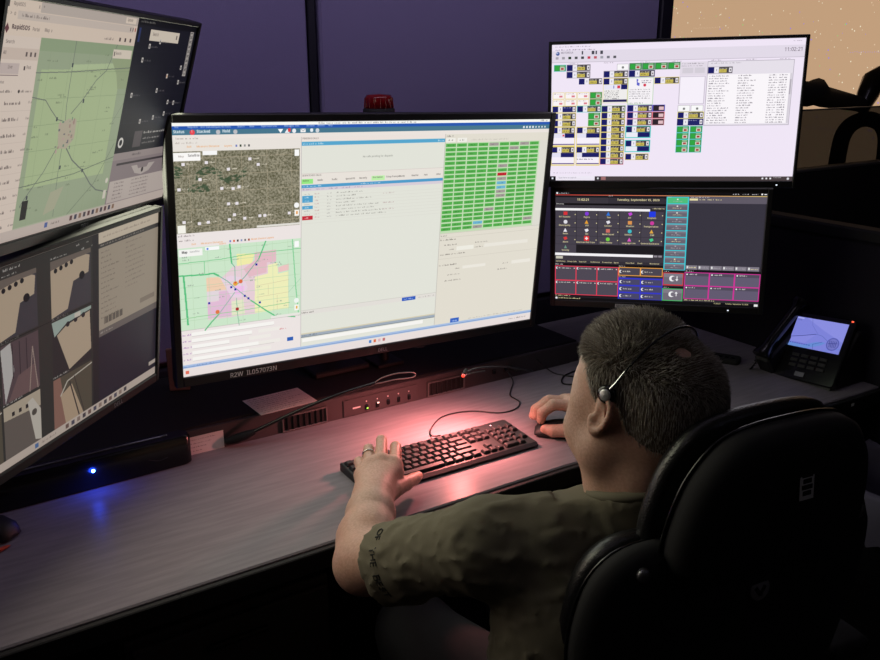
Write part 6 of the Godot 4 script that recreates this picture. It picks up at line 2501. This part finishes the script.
# ------------------------------------------------------------------ what stands beyond the low partition, and the bin
func build_far_station() -> void:
	# waste bin with a pale liner at the end of the desk
	var o := thing("waste_bin", "waste bin lined with a pale crumpled bag behind the console chair", "bin", Vector3(1.985, 0, -0.95))
	var st := S()
	lathe(st, [Vector2(0, 0.0), Vector2(0.125, 0.0), Vector2(0.13, 0.01), Vector2(0.168, 0.59), Vector2(0.172, 0.60), Vector2(0.166, 0.60), Vector2(0.124, 0.02), Vector2(0, 0.02)], 28)
	part("bucket", done(st), M.black_plastic, o)
	var n := FastNoiseLite.new()
	n.seed = 6
	n.frequency = 5.0
	var rings := []
	for e in [[0.130, 0.40], [0.155, 0.56], [0.165, 0.615], [0.172, 0.635], [0.180, 0.62], [0.186, 0.57], [0.189, 0.535], [0.190, 0.52]]:
		var ring := PackedVector3Array()
		for k in 48:
			var a := TAU * k / 48
			var w := n.get_noise_3d(cos(a) * 1.5, e[1] * 1.6, sin(a) * 1.5)
			var r: float = e[0] + (0.030 * maxf(w, -0.2) if e[0] > 0.17 else 0.010 * w)
			ring.append(Vector3(cos(a) * r, e[1] + (0.05 * n.get_noise_2d(a * 1.3, 4.0) if e[1] < 0.55 and e[0] > 0.18 else 0.02 * w), sin(a) * r))
		rings.append(ring)
	st = S()
	loft(st, rings, Transform3D(), true, false)
	part("liner", done(st), M.grey_cloth, o)
	# the neighbouring console's chair: black, with an arched open back
	o = thing("far_chair", "black chair with an open arched back behind the smoked glass", "chair", Vector3(4.20, 0, -2.52), yaw(-35))
	st = S()
	var arch := smooth_path([Vector3(-0.115, 0.80, 0), Vector3(-0.118, 1.14, 0), Vector3(-0.09, 1.27, 0), Vector3(0, 1.315, 0), Vector3(0.09, 1.27, 0), Vector3(0.118, 1.14, 0), Vector3(0.115, 0.80, 0)], 6)
	tube(st, arch, 0.048, 12, Transform3D(), 0.8)
	part("back_arch", done(st), M.soft_black, o)
	part("backrest", box(Vector3(0.44, 0.42, 0.06), 0.02, Vector3(0, 0.72, 0)), M.soft_black, o)
	part("seat", box(Vector3(0.48, 0.09, 0.48), 0.02, Vector3(0, 0.46, -0.2)), M.soft_black, o)
	st = S()
	tube(st, [Vector3(0, 0.06, -0.2), Vector3(0, 0.43, -0.2)], 0.03, 12)
	part("column", done(st), M.soft_black, o)
	for k in 5:
		var a := TAU * k / 5
		st = S()
		tube(st, [Vector3(0, 0.08, -0.2), Vector3(cos(a) * 0.28, 0.03, -0.2 + sin(a) * 0.28)], [0.025, 0.03], 8)
		part("leg", done(st), M.soft_black, o)
	# monitor arm reaching over the glass
	o = thing("cantilever_stand", "black cantilever stand stretched above the smoked glass edge", "stand", Vector3(3.42, 0, -2.42))
	st = S()
	tube(st, [Vector3(3.20, 1.47, -2.42), Vector3(3.55, 1.452, -2.42), Vector3(3.60, 1.462, -2.42), Vector3(3.65, 1.44, -2.42), Vector3(3.98, 1.395, -2.42)], [0.055, 0.055, 0.060, 0.048, 0.034], 12)
	part("beam", done(st), M.soft_black, o, true)
	st = S()
	tube(st, [Vector3(3.30, 0.02, -2.42), Vector3(3.30, 1.46, -2.42)], 0.03, 12)
	bx(st, Vector3(0.3, 0.02, 0.3), at(Vector3(3.30, 0.01, -2.42)), 0.004)
	part("post", done(st), M.soft_black, o, true)
	st = S()
	tube(st, [Vector3(3.97, 1.37, -2.42), Vector3(4.01, 1.44, -2.42), Vector3(4.04, 1.50, -2.42), Vector3(4.12, 1.53, -2.42)], [0.035, 0.05, 0.055, 0.05], 12)
	part("joint", done(st), M.gloss_black, o, true)
